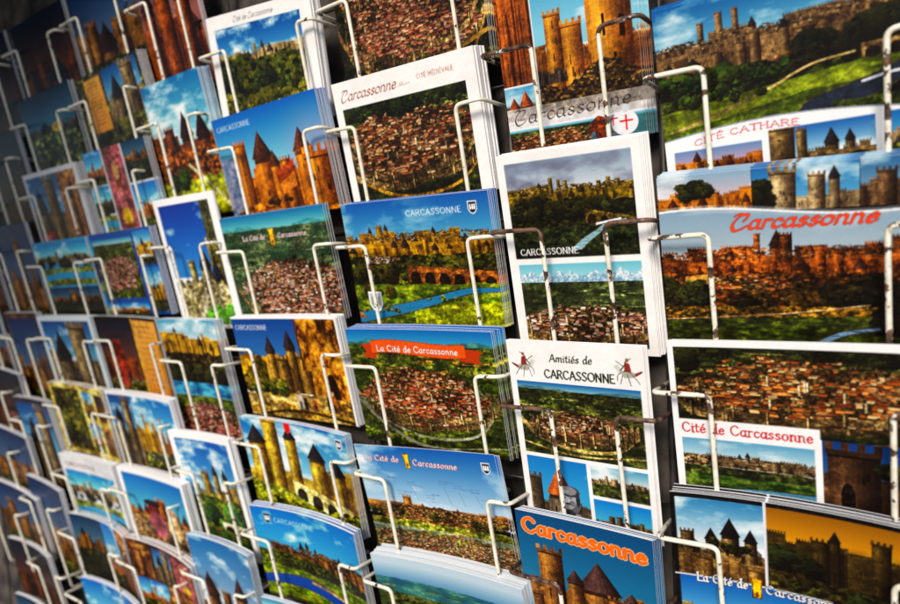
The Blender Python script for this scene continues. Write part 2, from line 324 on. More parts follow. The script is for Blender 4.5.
    def arches(s, x0, x1, y, h, n=5, lit='c8a060', dark='1c120c', drop=0):
        s.poly([(x0, y), (x1, y + drop), (x1, y + drop + h), (x0, y + h)], lit, 1, .7 + .6 * s.noise(1))
        for i in range(n):
            f = (i + .5) / n; x = lerp(x0, x1, f); w = (x1 - x0) / n * .36; yy = y + drop * f
            s.blob(x, yy + h * .7, w, h * .42, dark); s.poly([(x - w, yy + h * .7), (x + w, yy + h * .7), (x + w, yy + h * 1.02), (x - w, yy + h * 1.02)], dark)
    def shield(s, x, y, w, c='20407a', edge='f0f0f0', inner='f4f4f4', tower=True):
        s.pf = True; k = s.w / s.h; h = w * 1.25 * k
        def S(m): return [(x - w / 2 * m, y - h / 2 * m), (x + w / 2 * m, y - h / 2 * m), (x + w / 2 * m, y + h * .12 * m), (x + w * .3 * m, y + h * .38 * m), (x, y + h / 2 * m), (x - w * .3 * m, y + h * .38 * m), (x - w / 2 * m, y + h * .12 * m)]
        s.poly(S(1), edge); s.poly(S(.82), c)
        if tower:
            for dx in (-.24, 0, .24): s.poly([(x + dx * w - w * .08, y - h * .25), (x + dx * w + w * .08, y - h * .25), (x + dx * w + w * .08, y + h * .16), (x + dx * w - w * .08, y + h * .16)], inner)
            s.poly([(x - w * .28, y - h * .02), (x + w * .28, y - h * .02), (x + w * .28, y + h * .08), (x - w * .28, y + h * .08)], inner)
    def keep(s, x, y, w, c='e0a820', d='6a3c10'):
        k = s.w / s.h; h = w * 1.9 * k
        s.poly([(x - w / 2, y - h / 2), (x + w / 2, y - h / 2), (x + w * .38, y - h * .25), (x + w * .38, y + h / 2), (x - w * .38, y + h / 2), (x - w * .38, y - h * .25)], d)
        s.poly([(x - w * .38, y - h * .44), (x + w * .36, y - h * .44), (x + w * .26, y - h * .22), (x + w * .28, y + h * .44), (x - w * .28, y + h * .44), (x - w * .26, y - h * .22)], c)
        s.blob(x, y + h * .3, w * .12, h * .14, d)
    def person(s, x, y, hmm, c='c03020', skin='d8a080'):
        h = hmm / (s.h / s.ppm); w = h * s.h / s.w * .2
        s.poly([(x - w * .7, y - h * .8), (x + w * .7, y - h * .8), (x + w, y - h * .4), (x + w * .7, y), (x - w * .7, y), (x - w, y - h * .4)], c)
        s.poly([(x - w * .6, y - h * .42), (x + w * .6, y - h * .42), (x + w * .5, y), (x - w * .5, y)], hexc(c) * .45)
        s.blob(x, y - h * .9, w * .5, h * .1, skin)
    def mark(s, pts, c, mm=.5):
        for p in pts: s.line(p, mm, c, sm=len(p) > 2)

CREAM = 'f3f0ee'; WHT = 'f6f6f6'
OLIVE = ('14180c', '3a421a', '6c6c2c'); MEAD = ('24401a', '4c7a20', '84a038'); DK = ('0c0e0a', '1c2212', '38401c')
ORW = dict(lit='e08428', dark='6a2c10', roof='5a2c20'); YLW = dict(lit='eab238', dark='5c3810', roof='463630'); STN = dict(lit='cdb08c', dark='4c3a2c', roof='3a3438')

def strip_pics(p, y0, y1, seed=0, left=ORW):
    a = p.sub(0, y0, .36, y1, 1 + seed); a.sky('8ea6c4', 'c8b8b8', .6, .3); a.castle(1, .12, **left, n=5, wallh=.6); a.trees(.5, .5, .15, .6, 8, DK)
    b = p.sub(.362, y0, .72, y1, 2 + seed); b.sky('2f6cb4', '6fa4d8', .8, .35); b.castle(1, .05, **STN, towers=[(.3, .26, .95, 'flat'), (.62, .16, .8, 'flat'), (.78, .1, .98, 'cone')], wallh=.35); b.trees(.7, .8, 0, .14, 6, DK)
    return a, b

# ------------------------------------------------------------------ one painter per postcard
def A0(p):
    p.sky('1c5ea6', '7fb0d8', .28, .45, cmm=16); 
    p.cite(.38, .085, 'b48c64', '38261c', '2c2628', .26, 15)
    p.land(lambda X: .37 + .05 * np.sin(X * 5), ('0e1409', '22300f', '4a5a22'), 2.4, .05); p.roofs(.55, .40, .12, .03, 26, mm=2.2)
    p.trees(.47, .11, 0, .55, 46, ('0a1008', '182a0e', '34501a')); p.trees(.44, .16, .5, 1, 60, ('070806', '10140a', '22260f')); p.trees(.36, .14, .70, 1, 26, ('070806', '10140a', '22260f'))  # right-hand trees printed near black, carrying the shade at that side
    p.land(lambda X: .585 - .14 * X, ('3a5c14', '5c8c20', '7ca834'), 5, .01, ax=4)
    p.line([(-.02, .72), (.2, .64), (.42, .54), (.5, .49), (.58, .455), (.7, .44)], 1.8, 'c8a878', taper=.8)
    p.land(lambda X: .70 - .25 * np.clip(X, 0, .55) ** 1.3 + .0 * X, ('2a5012', '4c8020', '74a434'), 7, .01, ax=4, y2=.99); p.trees(.70, .10, .74, 1, 12, ('070806', '10140a', '22260f'))
    p.trees(.56, .08, .10, .40, 7, ('0a1008', '1a2e0e', '3c5a1e'))
    p.river([(1.02, .50), (.85, .56), (.75, .62), (.55, .70), (.6, .82)], 7, 12, '2a3446'); p.line([(.72, .595), (.8, .575), (.86, .57)], 1.3, 'd8dce6')
    p.land(lambda X: .66 + .02 * X + (X < .62) * 2, ('1a2a0c', '34501a', '5a6a28'), 2.5, .02)
    p.arches(.72, .86, .41, .07, 2, lit='8a6c4c')
    cur = lambda X: .765 - .075 * np.sin(np.clip(X * 1.1 + .12, 0, 1.2) * 2.7)
    m = p.Y > cur(p.X); p.put(m, hexc('eef0f4')); p.put((p.Y > cur(p.X)) & (p.Y < cur(p.X) + .008), hexc('9aa0ac'))
    a = p.sub(.035, .815, .375, .985, 1); a.sky('7088b8', 'c0a8b0', .6); a.castle(1, .02, **ORW, n=5, wallh=.62)
    b = p.sub(.40, .77, .755, .985, 2); b.sky('2a62b0', 'bcd4ea', .8, .6); b.castle(1, .05, lit='a8875c', dark='3a2c20', roof='2c2a30', towers=[(.12, .26, 1.1, 'flat'), (.32, .1, .95, 'flat'), (.6, .13, .9, 'cone'), (.77, .09, .8, 'cone')], wallh=.3); b.arches(.4, 1, .72, .28, 2, 'a08058')
    c = p.sub(.785, .765, 1, .985, 3); c.sky('1f66b4', '6fa4d8', .7); c.castle(.9, .3, **STN, n=3, wallh=.7); c.land(.75, OLIVE)
    p.text('CITÉ CATHARE', .12, .795, 3.6, 'b8283a', 60, (.13, .13, 0), arc=.75, slope=.9, style='serif')
    p.text('Carcassonne', .46, .065, 9, 'a03028', 72, (.2, .07, 35), shear=.25, style='script')
def A2(p):
    a, b = strip_pics(p, 0, .24); c = p.sub(.722, 0, 1, .24, 3); c.sky('3c6ca0', '8aa4bc', .8, .3); c.castle(1, .2, lit='806048', dark='30241e', roof='28242a', n=4, wallh=.6)
    q = p.sub(0, .19, 1, 1, 7); cur = .235 - .035 * np.sin(np.clip(p.X, 0, 1) * 5.2 + .9); main = np.zeros_like(p.a); k = Pic(main, p.ppm, p.seed + 9)
    k.sky('6f8cae', 'b6c0ca', .56, .35, 'c8ccd4', ax=4)
    k.cite(.615, .34, 'dc6c2c', '4c2010', '4c2c28', .42, 17)
    k.land(.59, ('1a100a', '3a2010', '8c4a20'), 2.2, .03); k.roofs(.28, .645, .26, .045, 60, cols=('a8552c', 'c87840', '703018'), mm=3)
    k.poly([(.09, .6), (.18, .59), (.18, .69), (.09, .7)], 'd89a58', 1, .7 + .6 * k.noise(1)); k.trees(.75, .16, 0, .16, 10, DK); k.trees(.80, .16, .3, .7, 26, ('080806', '201c0e', '4c3418')); k.trees(.76, .2, .62, 1, 30, ('060605', '0e100a', '1c1a10'))  # trees at right kept near black: right-side shade painted into the print
    k.land(lambda X: .79 - .01 * X, ('1e1a0c', '5a4418', '9a6a28'), 1.8, .02, y2=.86); k.line([(0, .87), (.25, .85), (.5, .82), (.75, .77)], 1.3, 'b89070', taper=.5)
    k.land(lambda X: .87 - .05 * X, ('16240c', '2f4a16', '4e6a22'), 2.2, .01, ax=3); k.trees(.9, .14, .75, 1, 14, ('060605', '0e100a', '1c1a10'))
    k.river([(.56, 1.02), (.64, .95), (.7, .92), (.78, .9)], 3.5, 1, '7088a8')
    m = p.Y > cur; p.put(m, k.a); p.put(np.abs(p.Y - cur) < .006, hexc('e8eaf0')); p.put((p.Y < cur) & (p.Y > cur - .02), hexc('d8dce4'), .45)
    p.text('Carcassonne', .275, .335, 8.6, 'd4572c', 76, (.24, .08, 35), shear=.3, style='script', slope=.12, gap=.06, outline=('5a2a20', .25))
def A3(p):
    p.fill('f2f0f0'); a = p.sub(.025, .04, .975, .56, 1)
    a.aerial(.0, town=(.52, .5, .46, .36), n=640, mm=4.6, land=('10150a', '26301a', '4a5428'), roofc=('c87040', 'd08458', '8c4024', 'a8542c', 'd8a880'))
    a.trees(.2, .3, 0, .12, 10, DK); a.trees(.15, .2, .75, 1, 12, DK); a.trees(1.0, .3, .82, 1, 26, ('060605', '12140a', '22220e')); a.trees(.6, .3, .93, 1, 14, ('060605', '12140a', '22220e'))  # near-black trees on the right end hold painted shade
    p.put((p.Y > .50) & (p.Y < .58) & (p.X < .555), hexc('f2f0f0')); p.put((p.Y > .55) & (p.X < .555), hexc('f2f0f0'))
    p.text('Cité de Carcassonne', .035, .585, 6.6, 'b02430', 76, (.16, .12, 10), style='serif', gap=.1)
    b = p.sub(.03, .625, .535, .965, 2); b.sky('6a9ac8', 'c4d4e4', .4, .5); b.cite(.50, .2, 'c0a07c', '40301f', '38302c', .5, 11); b.land(.52, ('141c0c', '2c3c18', '5c6434'), 2, .05); b.roofs(.12, .42, .1, .1, 10, cols=('e0b890',)); b.land(.68, ('0f3a18', '2a6a2c', '58883c'), 2.5, .02, ax=3); b.river([(.3, 1), (.55, .93), (1, .9)], 3, 3, '5a8ab0')
    c = p.sub(.56, .56, .975, .965, 3); c.sky('103e80', '386ca4', .7); c.castle(1, .1, lit='6c4a34', dark='1e1410', towers=[(.25, .42, .98, 'flat'), (.75, .2, .75, 'cone')], wallh=.5, roof='20181a'); c.trees(.5, .3, .5, .8, 8, DK); c.blob(.2, .85, .06, .25, '0a0807')
def A4(p):
    p.fill('101418'); a = p.sub(.02, .03, .36, .56, 1); a.sky('3f7cb8', 'e0e4ec', .6, .75); a.castle(.95, .2, lit='9c7c54', dark='241a12', roof='1a181c', towers=[(.12, .16, .7, 'flat'), (.4, .14, .8, 'cone'), (.62, .2, 1.0, 'cone'), (.85, .14, .85, 'cone')], wallh=.5); a.trees(.62, .18, .15, .9, 9, DK); a.castle(1.1, .62, lit='b08450', dark='4c3420', n=2, wallh=.8)
    p.put((np.abs(p.X - .365) < .005) & (p.Y < .56), hexc('d8d8e0'))
    b = p.sub(.37, .03, 1, .75, 2); b.sky('8c6418', 'e0a824', .42, .75, '5a4424', 12, 4); b.castle(.62, .08, lit='5c4820', dark='1c150c', roof='1c1814', n=7, wallh=.7, towers=[(.3, .1, .75, 'flat'), (.38, .06, .95, 'cone'), (.62, .1, .9, 'flat'), (.8, .07, .98, 'flat'), (.9, .08, .9, 'flat')]); b.trees(.5, .2, 0, .35, 12, DK); b.land(.58, ('0c0b08', '26240f', '4a421c'), 3.5, .04); b.trees(.74, .16, .0, 1, 16, DK)
    c = p.sub(.02, .57, .98, .98, 3); c.sky('1a5fb4', '5a94d4', .5); c.castle(.75, .3, 0, 1, **YLW, n=15, wallh=.5); c.land(.7, OLIVE, 2, .1)
    p.put((p.Y > .56) & (p.Y < .57) & (p.X < .6), hexc('c8ccd4'))
    p.text('La Cité de', .09, .60, 6.2, 'e8e8f0', 31, (.22, .08, 45), style='serif', outline=('20242e', .4)); p.keep(.325, .585, .05)
    p.text('Carcassonne', .36, .605, 5.8, 'e8e8f0', 42, (.2, .08, 45), style='serif', outline=('20242e', .4))
def B0(p):
    p.fill('e8e8ee'); a = p.sub(0, 0, .27, .68, 1); a.sky('406aa0', 'b0a0a0', .3); a.castle(1, .0, lit='d06a30', dark='4a1c10', roof='6a2c1c', n=3, wallh=.7)
    b = p.sub(0, .69, .27, .85, 2); b.sky('4c8ccc', 'c8dcf0', .8, .6); b.castle(1, .1, lit='8c8480', dark='3a3230', roof='b85434', towers=[(.25, .3, .8, 'cone'), (.6, .34, .98, 'cone')], wallh=.4)
    c = p.sub(.28, 0, 1, .85, 3); c.sky('2c70c0', '8ec0ec', .55, .25); c.castle(.86, .46, 0, 1, lit='f0a044', dark='7a3a18', roof='4a2c24', n=5, wallh=.5, towers=[(.2, .17, 1.0, 'flat'), (.38, .2, .82, 'flat'), (.74, .42, 1.2, 'flat')])
    c.land(lambda X: .80 + .05 * np.sin(X * 7), ('1c1410', '3c2c1c', '7a5c34'), 1.5, .05); c.castle(.83, .7, 0, .3, lit='6a5a50', dark='241c1a', n=2)
    p.put((p.Y > .79) & (p.Y < .885), hexc('cfcac6'), .72)
    d = p.sub(0, .895, 1, 1, 4); d.aerial(0, town=(.35, .8, .5, .5), n=90, wall=False, mm=3); d.sky('4a90d0', '7fb4e0', .0); d.put(d.X > .62, hexc('5a9cd8'), .5)
    p.text('Carcassonne', .05, .868, 9.5, '3c3a40', 92, (.13, .05, 40), shear=.12, style='script', slope=.25, gap=.1)
    # knight in a white surcoat on a brown horse
    p.blob(.86, .935, .09, .055, 'eceaf0'); p.poly([(.6, .95), (.62, .915), (.68, .885), (.74, .90), (.76, .99), (.66, 1.0), (.65, .95), (.62, .965)], '5a2414'); p.blob(.87, .872, .024, .02, 'c8d0d8')
    p.line([(.87, .905), (.87, .965)], 1.3, 'd02028'); p.line([(.83, .928), (.91, .928)], 1.3, 'd02028'); p.line([(.78, .895), (.78, .94)], 1.0, 'd02028'); p.line([(.755, .91), (.81, .91)], 1.0, 'd02028')
def B1(p):
    p.fill(CREAM); a = p.sub(.06, .045, .94, .515, 1); a.sky('8c9cb4', 'dcdfe4', .42, .7, '74788a', 12)
    a.cite(.44, .17, 'c09a30', '3c3010', '38301c', .38, 15); a.land(.44, ('0a0d08', '1a200e', '3c3e1a'), 2, .06); a.trees(.56, .2, 0, 1, 50, ('0a0d08', '182010', '3a3c1a')); a.arches(.62, 1, .52, .14, 4, '5a4a20', drop=.12); a.land(lambda X: .66 + .03 * X, ('0c140c', '20301a', '3c4e28'), 2, .03)
    a.river([(.92, .65), (.78, .69), (.70, .76), (.6, .84), (.5, .95), (.42, 1.05)], .6, 7, '8faec0'); a.land(.93, ('0c100c', '1a2416', '30381e'), 2, .04); a.line([(.7, .68), (.88, .645)], 1.5, 'e8f0f4')
    p.text('CARCASSONNE', .10, .497, 4.6, 'eeeeee', 47, (.17, .12, 0), style='serif')
    b = p.sub(.07, .545, .94, .965, 2); b.sky('7cb4dc', 'a8d0e8', .2)
    for k in range(2):
        r = .09 + .09 * (1 - np.abs(((b.X * (5 + 3 * k) + .3 + k * .4) % 1) * 2 - 1)) ; top = .235 - r * .8 * (.6 + .7 * vnoise(1, b.w, 16 * b.ppm, b.rng, 2)[0][None, :]) + (vnoise(1, b.w, 4 * b.ppm, b.rng, 5)[0][None, :] - .5) * .09
        b.put((b.Y > top) & (b.Y < .26), b.tri(('7c9cc0', 'b8cce0', 'f4f6fa'), b.noise(2.4, 5, .7, .7) - (b.Y - .12) * 1.2))
    q = b.sub(0, .22, 1, 1, 5); q.aerial(0, land=('1e2e1c', '3c5030', '5a6c40'), town=(.55, .66, .56, .28), n=480, mm=4.2, roofc=('d8a090', 'c88878', 'e8c0b0', 'b07060', 'e4d0c4'), fc=('4a6a3c', '6a8450', '2e4a2c', '8a9460'))
def B2(p):
    p.fill(CREAM); p.text('Amitiés de', .33, .10, 5.6, '2c3820', 33, (.2, .1, 30), shear=.1, gap=.08); p.text('CARCASSONNE', .28, .185, 6.4, '26321c', 54, (.2, .12, 30), gap=.08)
    for sx, x in ((1, .13), (-1, .88)):
        X = lambda u: x + sx * u; p.pf = True
        p.poly([(X(-.05), .125), (X(.02), .12), (X(.04), .135), (X(.02), .155), (X(-.05), .15)], 'a8aca0'); p.poly([(X(.02), .125), (X(.06), .09), (X(.09), .10), (X(.05), .14)], 'c8ccc4')
        p.poly([(X(-.03), .125), (X(-.02), .085), (X(.01), .075), (X(.02), .125)], '8c4038'); p.blob(X(-.005), .068, .012, .009, 'a07c60')
        p.poly([(X(-.05), .13), (X(-.1), .115), (X(-.09), .13), (X(-.05), .145)], 'a03830'); p.pf = False
        X = lambda u: x + sx * u
        p.mark([[(X(-.05), .15), (X(0), .12), (X(.06), .14), (X(.07), .17)], [(X(-.05), .15), (X(-.08), .18)], [(X(0), .135), (X(-.02), .19)], [(X(.03), .14), (X(.05), .185)], [(X(0), .12), (X(.01), .08), (X(-.03), .06)], [(X(.02), .10), (X(.07), .075)]], '5c4640', .5)
        p.mark([[(X(.01), .09), (X(.045), .12)], [(X(-.06), .14), (X(-.1), .12)]], '2c4428', .8)
    a = p.sub(.05, .21, .96, .60, 1); a.aerial(.10, ('1f5fa8', '8eb4cc'), land=('182414', '3a4a24', '6a6c38'), town=(.5, .58, .38, .20), n=330, mm=3.2, far=('4a6a80', '5c7c88', '7a98a0'), roofc=('c07a5c', 'a85c44', 'd8a488', 'e4c0a4'))
    b = p.sub(.05, .62, .52, .97, 2); b.sky('2478c8', '64b0e8', 1, .25); b.castle(1, .05, lit='8c7c68', dark='3e342c', roof='c05c34', towers=[(.52, .40, .92, 'cone'), (.06, .3, .72, 'flat')], wallh=.3); b.pf = .35
    G = [(.66, 1.02, .34, .22, '5a5a5e'), (.60, .98, .22, .18, '8c8c90'), (.66, .66, .18, .20, '6a6a6e'), (.63, .62, .14, .16, 'a8a8ac'), (.60, .58, .09, .10, 'c8c8cc'), (.67, .49, .17, .09, '4c4c50'), (.65, .48, .14, .07, '8c8c90'), (.60, .50, .06, .03, 'b0b0b4'), (.575, .60, .03, .012, '38383c'), (.675, .60, .03, .012, '38383c'), (.60, .70, .05, .02, '8a8a8e'), (.70, .68, .05, .05, '7c7c80'), (.63, .69, .05, .012, '38383c'), (.63, .64, .02, .03, 'd8d8dc'), (.80, .60, .035, .12, '3c3c40'), (.64, .84, .10, .05, '3c3c40'), (.52, .90, .07, .07, 'b4b4b8'), (.78, .90, .06, .06, '9a9a9e')]
    for x, y, rx, ry, c in G: b.blob(x, y, rx, ry, c)
    b.pf = False
    c = p.sub(.55, .62, .96, .785, 3); c.sky('5a94c8', 'd0d8d8', .5, .5); c.castle(.6, .3, **STN, n=8, wallh=.5); c.land(.58, ('1a240e', '44582a', '7a7c3c'), 2, .06)
    d = p.sub(.55, .805, .96, .97, 4); d.sky('1c78d0', '6cb4ec', .8); d.castle(1, .35, lit='8c744c', dark='2a2018', roof='2a2830', n=5, wallh=.5)
def B3(p):
    p.sky('0c4f86', '3f8cbc', .6); p.castle(.88, .12, 0, 1, lit='c8874c', dark='40241a', roof='5a4240', towers=[(.24, .19, .90, 'flat'), (.42, .12, .80, 'cone'), (.60, .27, .90, 'cone'), (.83, .19, .74, 'cone'), (.97, .12, .6, 'flat'), (.08, .14, .55, 'flat'), (.72, .12, .66, 'flat')], wallh=.62, conek=.85); p.land(.86, ('2a1a10', '6a4420', 'a87838'), 4, .05)
    p.text('Carcassonne', .05, .115, 12, 'd4762c', 96, (.26, .2, 20), outline=('f0c8a0', .45), slope=-.25, gap=.08)
def C0(p):
    p.aerial(0, land=('14170c', '2c3018', '5a5428'), town=(.52, .48, .44, .40), n=560, mm=4, roofc=('c07c68', 'a86450', 'd49a88', '84463a', 'b86a50'), path='b88850')
    p.line([(.3, 1), (.5, .93), (.75, .9), (1, .8)], 3, 'c09048'); p.land(lambda X: .97 - .05 * X, ('2a3010', '4a5420', '8a7a38'), 2, .02)
def C1(p):
    p.fill(CREAM); a = p.sub(.055, .215, .93, 1, 1); a.aerial(0, land=('0f160c', '223018', '3c4a24'), town=(.50, .44, .50, .34), n=620, mm=5, roofc=('b0684c', '9c5038', 'c88868', '78382a', 'd0a488'), path='a8742c')
    a.trees(.12, .14, 0, 1, 40, ('0d140b', '1e2c14', '36461e')); a.poly([(.03, .4), (.06, .26), (.09, .4)], 'c04028'); a.castle(.46, .3, .0, .12, **STN, n=2)
    p.text('Carcassonne', .055, .155, 8.2, '8c5038', 62, (.17, .05, 40), shear=.3, style='script', gap=.04, slope=.1); p.text('~', .485, .15, 5, '9c6850', 15, (.08, .05, 40))
    p.text('CITÉ MÉDIÉVALE', .625, .12, 3.2, '9a5c40', 36, (.12, .08, 0))
def C2(p):
    p.sky('1c5cb0', '78b4e0', .42, .02, 'a8c8e4', cmm=18); p.put(np.clip((p.noise(14, 5, 2.5) - .5) * 5, 0, 1) * np.clip(1.1 - p.X * 1.6, 0, 1), hexc('c8dcec'), .7); p.cite(.44, .15, 'eeb028', '5c3410', '40302c', .24, 15); p.land(.44, ('121608', '2a3010', '5a5a1c'), 2, .05, y2=.8)
    p.trees(.62, .17, 0, 1, 42, ('10120a', '2c2e12', '54541e')); p.arches(.42, 1, .52, .14, 6, '8c4c24', drop=.06); p.roofs(.25, .47, .12, .03, 14, cols=('e0e0d8', 'c89070'))
    p.land(.67, ('2a5a14', '4c8a20', '88a830'), 3, .03, ax=3); p.trees(.76, .1, 0, .4, 8, ('2a3010', '4a4a18', '7a6020'))
    p.river([(1.0, .72), (.8, .73), (.58, .80), (.35, .87), (-.05, .97)], 3, 10, '3076b0'); p.land(lambda X: .84 - .02 * X + .3 * (X < .42) + np.clip(.7 - X, 0, 1) * .25, ('5a7a14', '8aa41c', 'b8b830'), 3, .02); p.trees(.80, .04, .45, .8, 8, ('2a3410', '5a7418', '98a82c')); p.trees(.90, .05, .0, .35, 9, ('2a3410', '4a6418', 'b89030')); p.land(lambda X: .90 + X, ('8a4c1c', 'c07a30', '4a7a20'), 2, .02, y2=.96)
    p.text('CARCASSONNE', .47, .135, 4.6, 'f2f4f8', 56, (.13, .1, 0)); p.shield(.90, .11, .055, '10243c'); p.shield(.145, .82, .1, 'b8bcc0', 'f0f0f0', '888c90')
def C3(p):
    q = p.sub(0, 0, 1, 1, 1); q.aerial(.13, ('1868b8', '4c98cc'), land=('1a2c12', '38561e', '6a8430'), town=(.50, .56, .40, .23), n=460, mm=4.2, far=('2c5c70', '3c7078', '5c8c88'), roofc=('d05c3c', 'b84a30', 'e08868', '9a3a28', 'e4b49c'), path='a8a890', fc=('3c7a20', '6c9a2c', '2a5a1c', '98a040', 'a87038'))
    q.trees(.98, .12, 0, .5, 20, ('122008', '2a4010', '8a9a20')); q.line([(.0, .62), (.16, .82), (.4, .98), (.7, 1.0)], 3, '8c8c7c')
    q.pf = True; pts = [(.17, .10), (.3, .085), (.48, .10), (.66, .115), (.82, .11), (.82, .215), (.66, .225), (.48, .21), (.3, .195), (.17, .205)]
    q.poly([(.1, .13), (.2, .12), (.2, .25), (.1, .24), (.13, .19)], 'a8481c'); q.poly([(.78, .14), (.93, .15), (.9, .2), (.91, .25), (.78, .24)], 'a8481c'); q.poly(pts, 'cc6428', 1, .9 + .2 * q.noise(3)); q.line(pts[:5], .5, '7a2c10'); q.line(pts[5:], .5, '7a2c10')
    q.text('La Cité de Carcassonne', .21, .185, 5.4, 'f6f0e8', 86, (.17, .14, 20), gap=.1, slope=-.15, outline=('8a3414', .25))
def C4(p):
    p.sky('1f5fb4', 'b8ccea', .52, .65, cmm=26); p.castle(.60, .44, 0, 1, lit='e0984c', dark='5c3418', roof='8a4428', n=9, wallh=.55, cren=.6); p.roofs(.5, .585, .52, .075, 330, cols=('b06038', 'c88850', '7c3c24', 'dca868'), mm=2.4); p.trees(.62, .07, 0, 1, 26, OLIVE)
    p.land(.655, ('4a5c1c', '7c8434', 'c8b05c'), 2.2, .02, ax=3, y2=.80); p.land(.72, ('54705c', '7c9478', 'a0b098'), 3, .02, ax=4, y2=.79); p.roofs(.5, .88, .6, .14, 230, cols=('a05434', 'c88860', '6c3420', 'e0c0a0'), mm=2.6, ground=('2a2c14', '4a5420', '7a7a34'))
    for i in range(15):
        x = .1 + .82 * i / 15 + .03 * p.rng.random(); y = .24 + .17 * p.rng.random(); 
        for k in range(1 + i % 2): p.line([(x - .03, y + k * .022), (x - .004, y + k * .022)], .35, '34406c', .6, sm=False); p.line([(x + .004, y + k * .022), (x + .028, y + k * .022)], .35, '34406c', .6, sm=False)
        if i % 2: p.line([(x, y + .05), (x + .03, .46)], .25, '3a3c50', .7, sm=False)
    p.text('La Cité de', .06, .135, 5.4, 'f0dce0', 40, (.2, .08, 30), outline=('8a4850', .3)); p.keep(.385, .12, .05); p.text('Carcassonne', .43, .15, 5.4, 'f0dce0', 46, (.2, .08, 30), outline=('8a4850', .3), slope=-.1); p.shield(.93, .12, .055, '10243c')
def C5(p):
    p.sky('f0f2f6', 'c8d4e4', .1); p.sky('b8c8dc', '4c7cb0', .26, y0=.06); p.land(.20, ('2c5a78', '3c7078', '5a8c80'), 3, .02, ax=4); p.fields(.22, .5, ('3c6a58', '4c7c5c', '6a9468', '2c5a48'), 60); p.land(.34, ('1c3c20', '3a5c30', '5c7c40'), 2.2, .04, ax=3); p.fields(.36, .9, ('4c7030', '6c8a40', '2c4c20', '8a9450'), 50); p.trees(.42, .06, 0, 1, 40, OLIVE); p.roofs(.5, .7, .4, .2, 200)
def D0(p):
    p.fill(CREAM); a = p.sub(.075, .12, .90, .95, 1); a.sky('0f4ea0', '5c9cdc', .36, .5, cmm=8); a.castle(.40, .19, 0, 1, lit='dcc090', dark='7c6444', roof='4a4448', n=12, wallh=.5); a.land(.37, ('12180a', '34400f', '6c6c1c'), 2.2, .07)
    a.trees(.62, .3, 0, 1, 60, ('11160a', '2a3610', '545c1c')); a.trees(.95, .3, 0, 1, 50, ('11160a', '2a3610', '6c6c20'))
    p.text('Cité de Carcassonne', .28, .085, 4.6, '3a3a48', 58, (.13, .05, 40), shear=.3, style='script', gap=.03)
def D1(p):
    p.sky('0f62bc', '8cbce4', .5); p.pf = True; t = np.clip((p.X - .6) * 4, 0, 1) * np.clip(p.Y * 3, 0, 1); p.put(t, hexc('a898b8'), .5); p.pf = False
    p.castle(1.02, .17, .12, 1, lit='f08c20', dark='742c0a', roof='5c3020', towers=[(.22, .11, .88, 'flat'), (.42, .17, .97, 'cone'), (.52, .09, .74, 'cone'), (.79, .14, .90, 'cone'), (.90, .22, .62, 'flat'), (.62, .09, .62, 'flat')], wallh=.52, cren=1.5, conek=1.0)
    p.poly([(.5, .60), (.70, .50), (.68, .62), (.53, .70)], 'b84018', 1, .7 + .5 * p.noise(.8)); p.poly([(.53, .70), (.68, .62), (.68, .74), (.54, .80)], 'd87828', 1, .7 + .5 * p.noise(.8))
    p.pf = .5; p.put((p.X < .15 + .02 * p.noise(3)) & (p.Y > .38), p.tri(('54688c', '7c86a4', 'a8a0a8'), p.noise(5)), .95); p.pf = False
    p.land(lambda X: .93 - .08 * np.sin(X * 6), ('3a1c0a', '9a5014', 'e09030'), 6, .06); p.trees(.86, .1, .38, .62, 7, ('1a120a', '38200c', '6a3c10')); p.trees(.97, .1, .05, .3, 6, DK)
    p.text('CARCASSONNE', .04, .125, 4.8, 'd0e0f0', 52, (.13, .1, 0))
def D2(p):
    p.aerial(.14, ('1c6cac', '7cb8cc'), land=('1c4030', '38684a', '6a9068'), town=(.62, .74, .46, .30), n=520, mm=4, far=('3f8098', '4f94a4', '78b0b4'), roofc=('d89080', 'c07060', 'ecb8a8', 'a05848', 'e8d0c4'), fc=('2c6a4a', '4c8858', '7ca470', '1c4c38', '8aac80'), path='a08058')
    p.text('La Cité de', .2, .235, 5.0, 'e8dcdc', 34, (.2, .08, 30), outline=('6a4c50', .3)); p.keep(.49, .22, .06, 'e89c28'); p.text('Carcassonne', .55, .235, 4.6, 'e8dcdc', 40, (.2, .08, 30), outline=('6a4c50', .3))
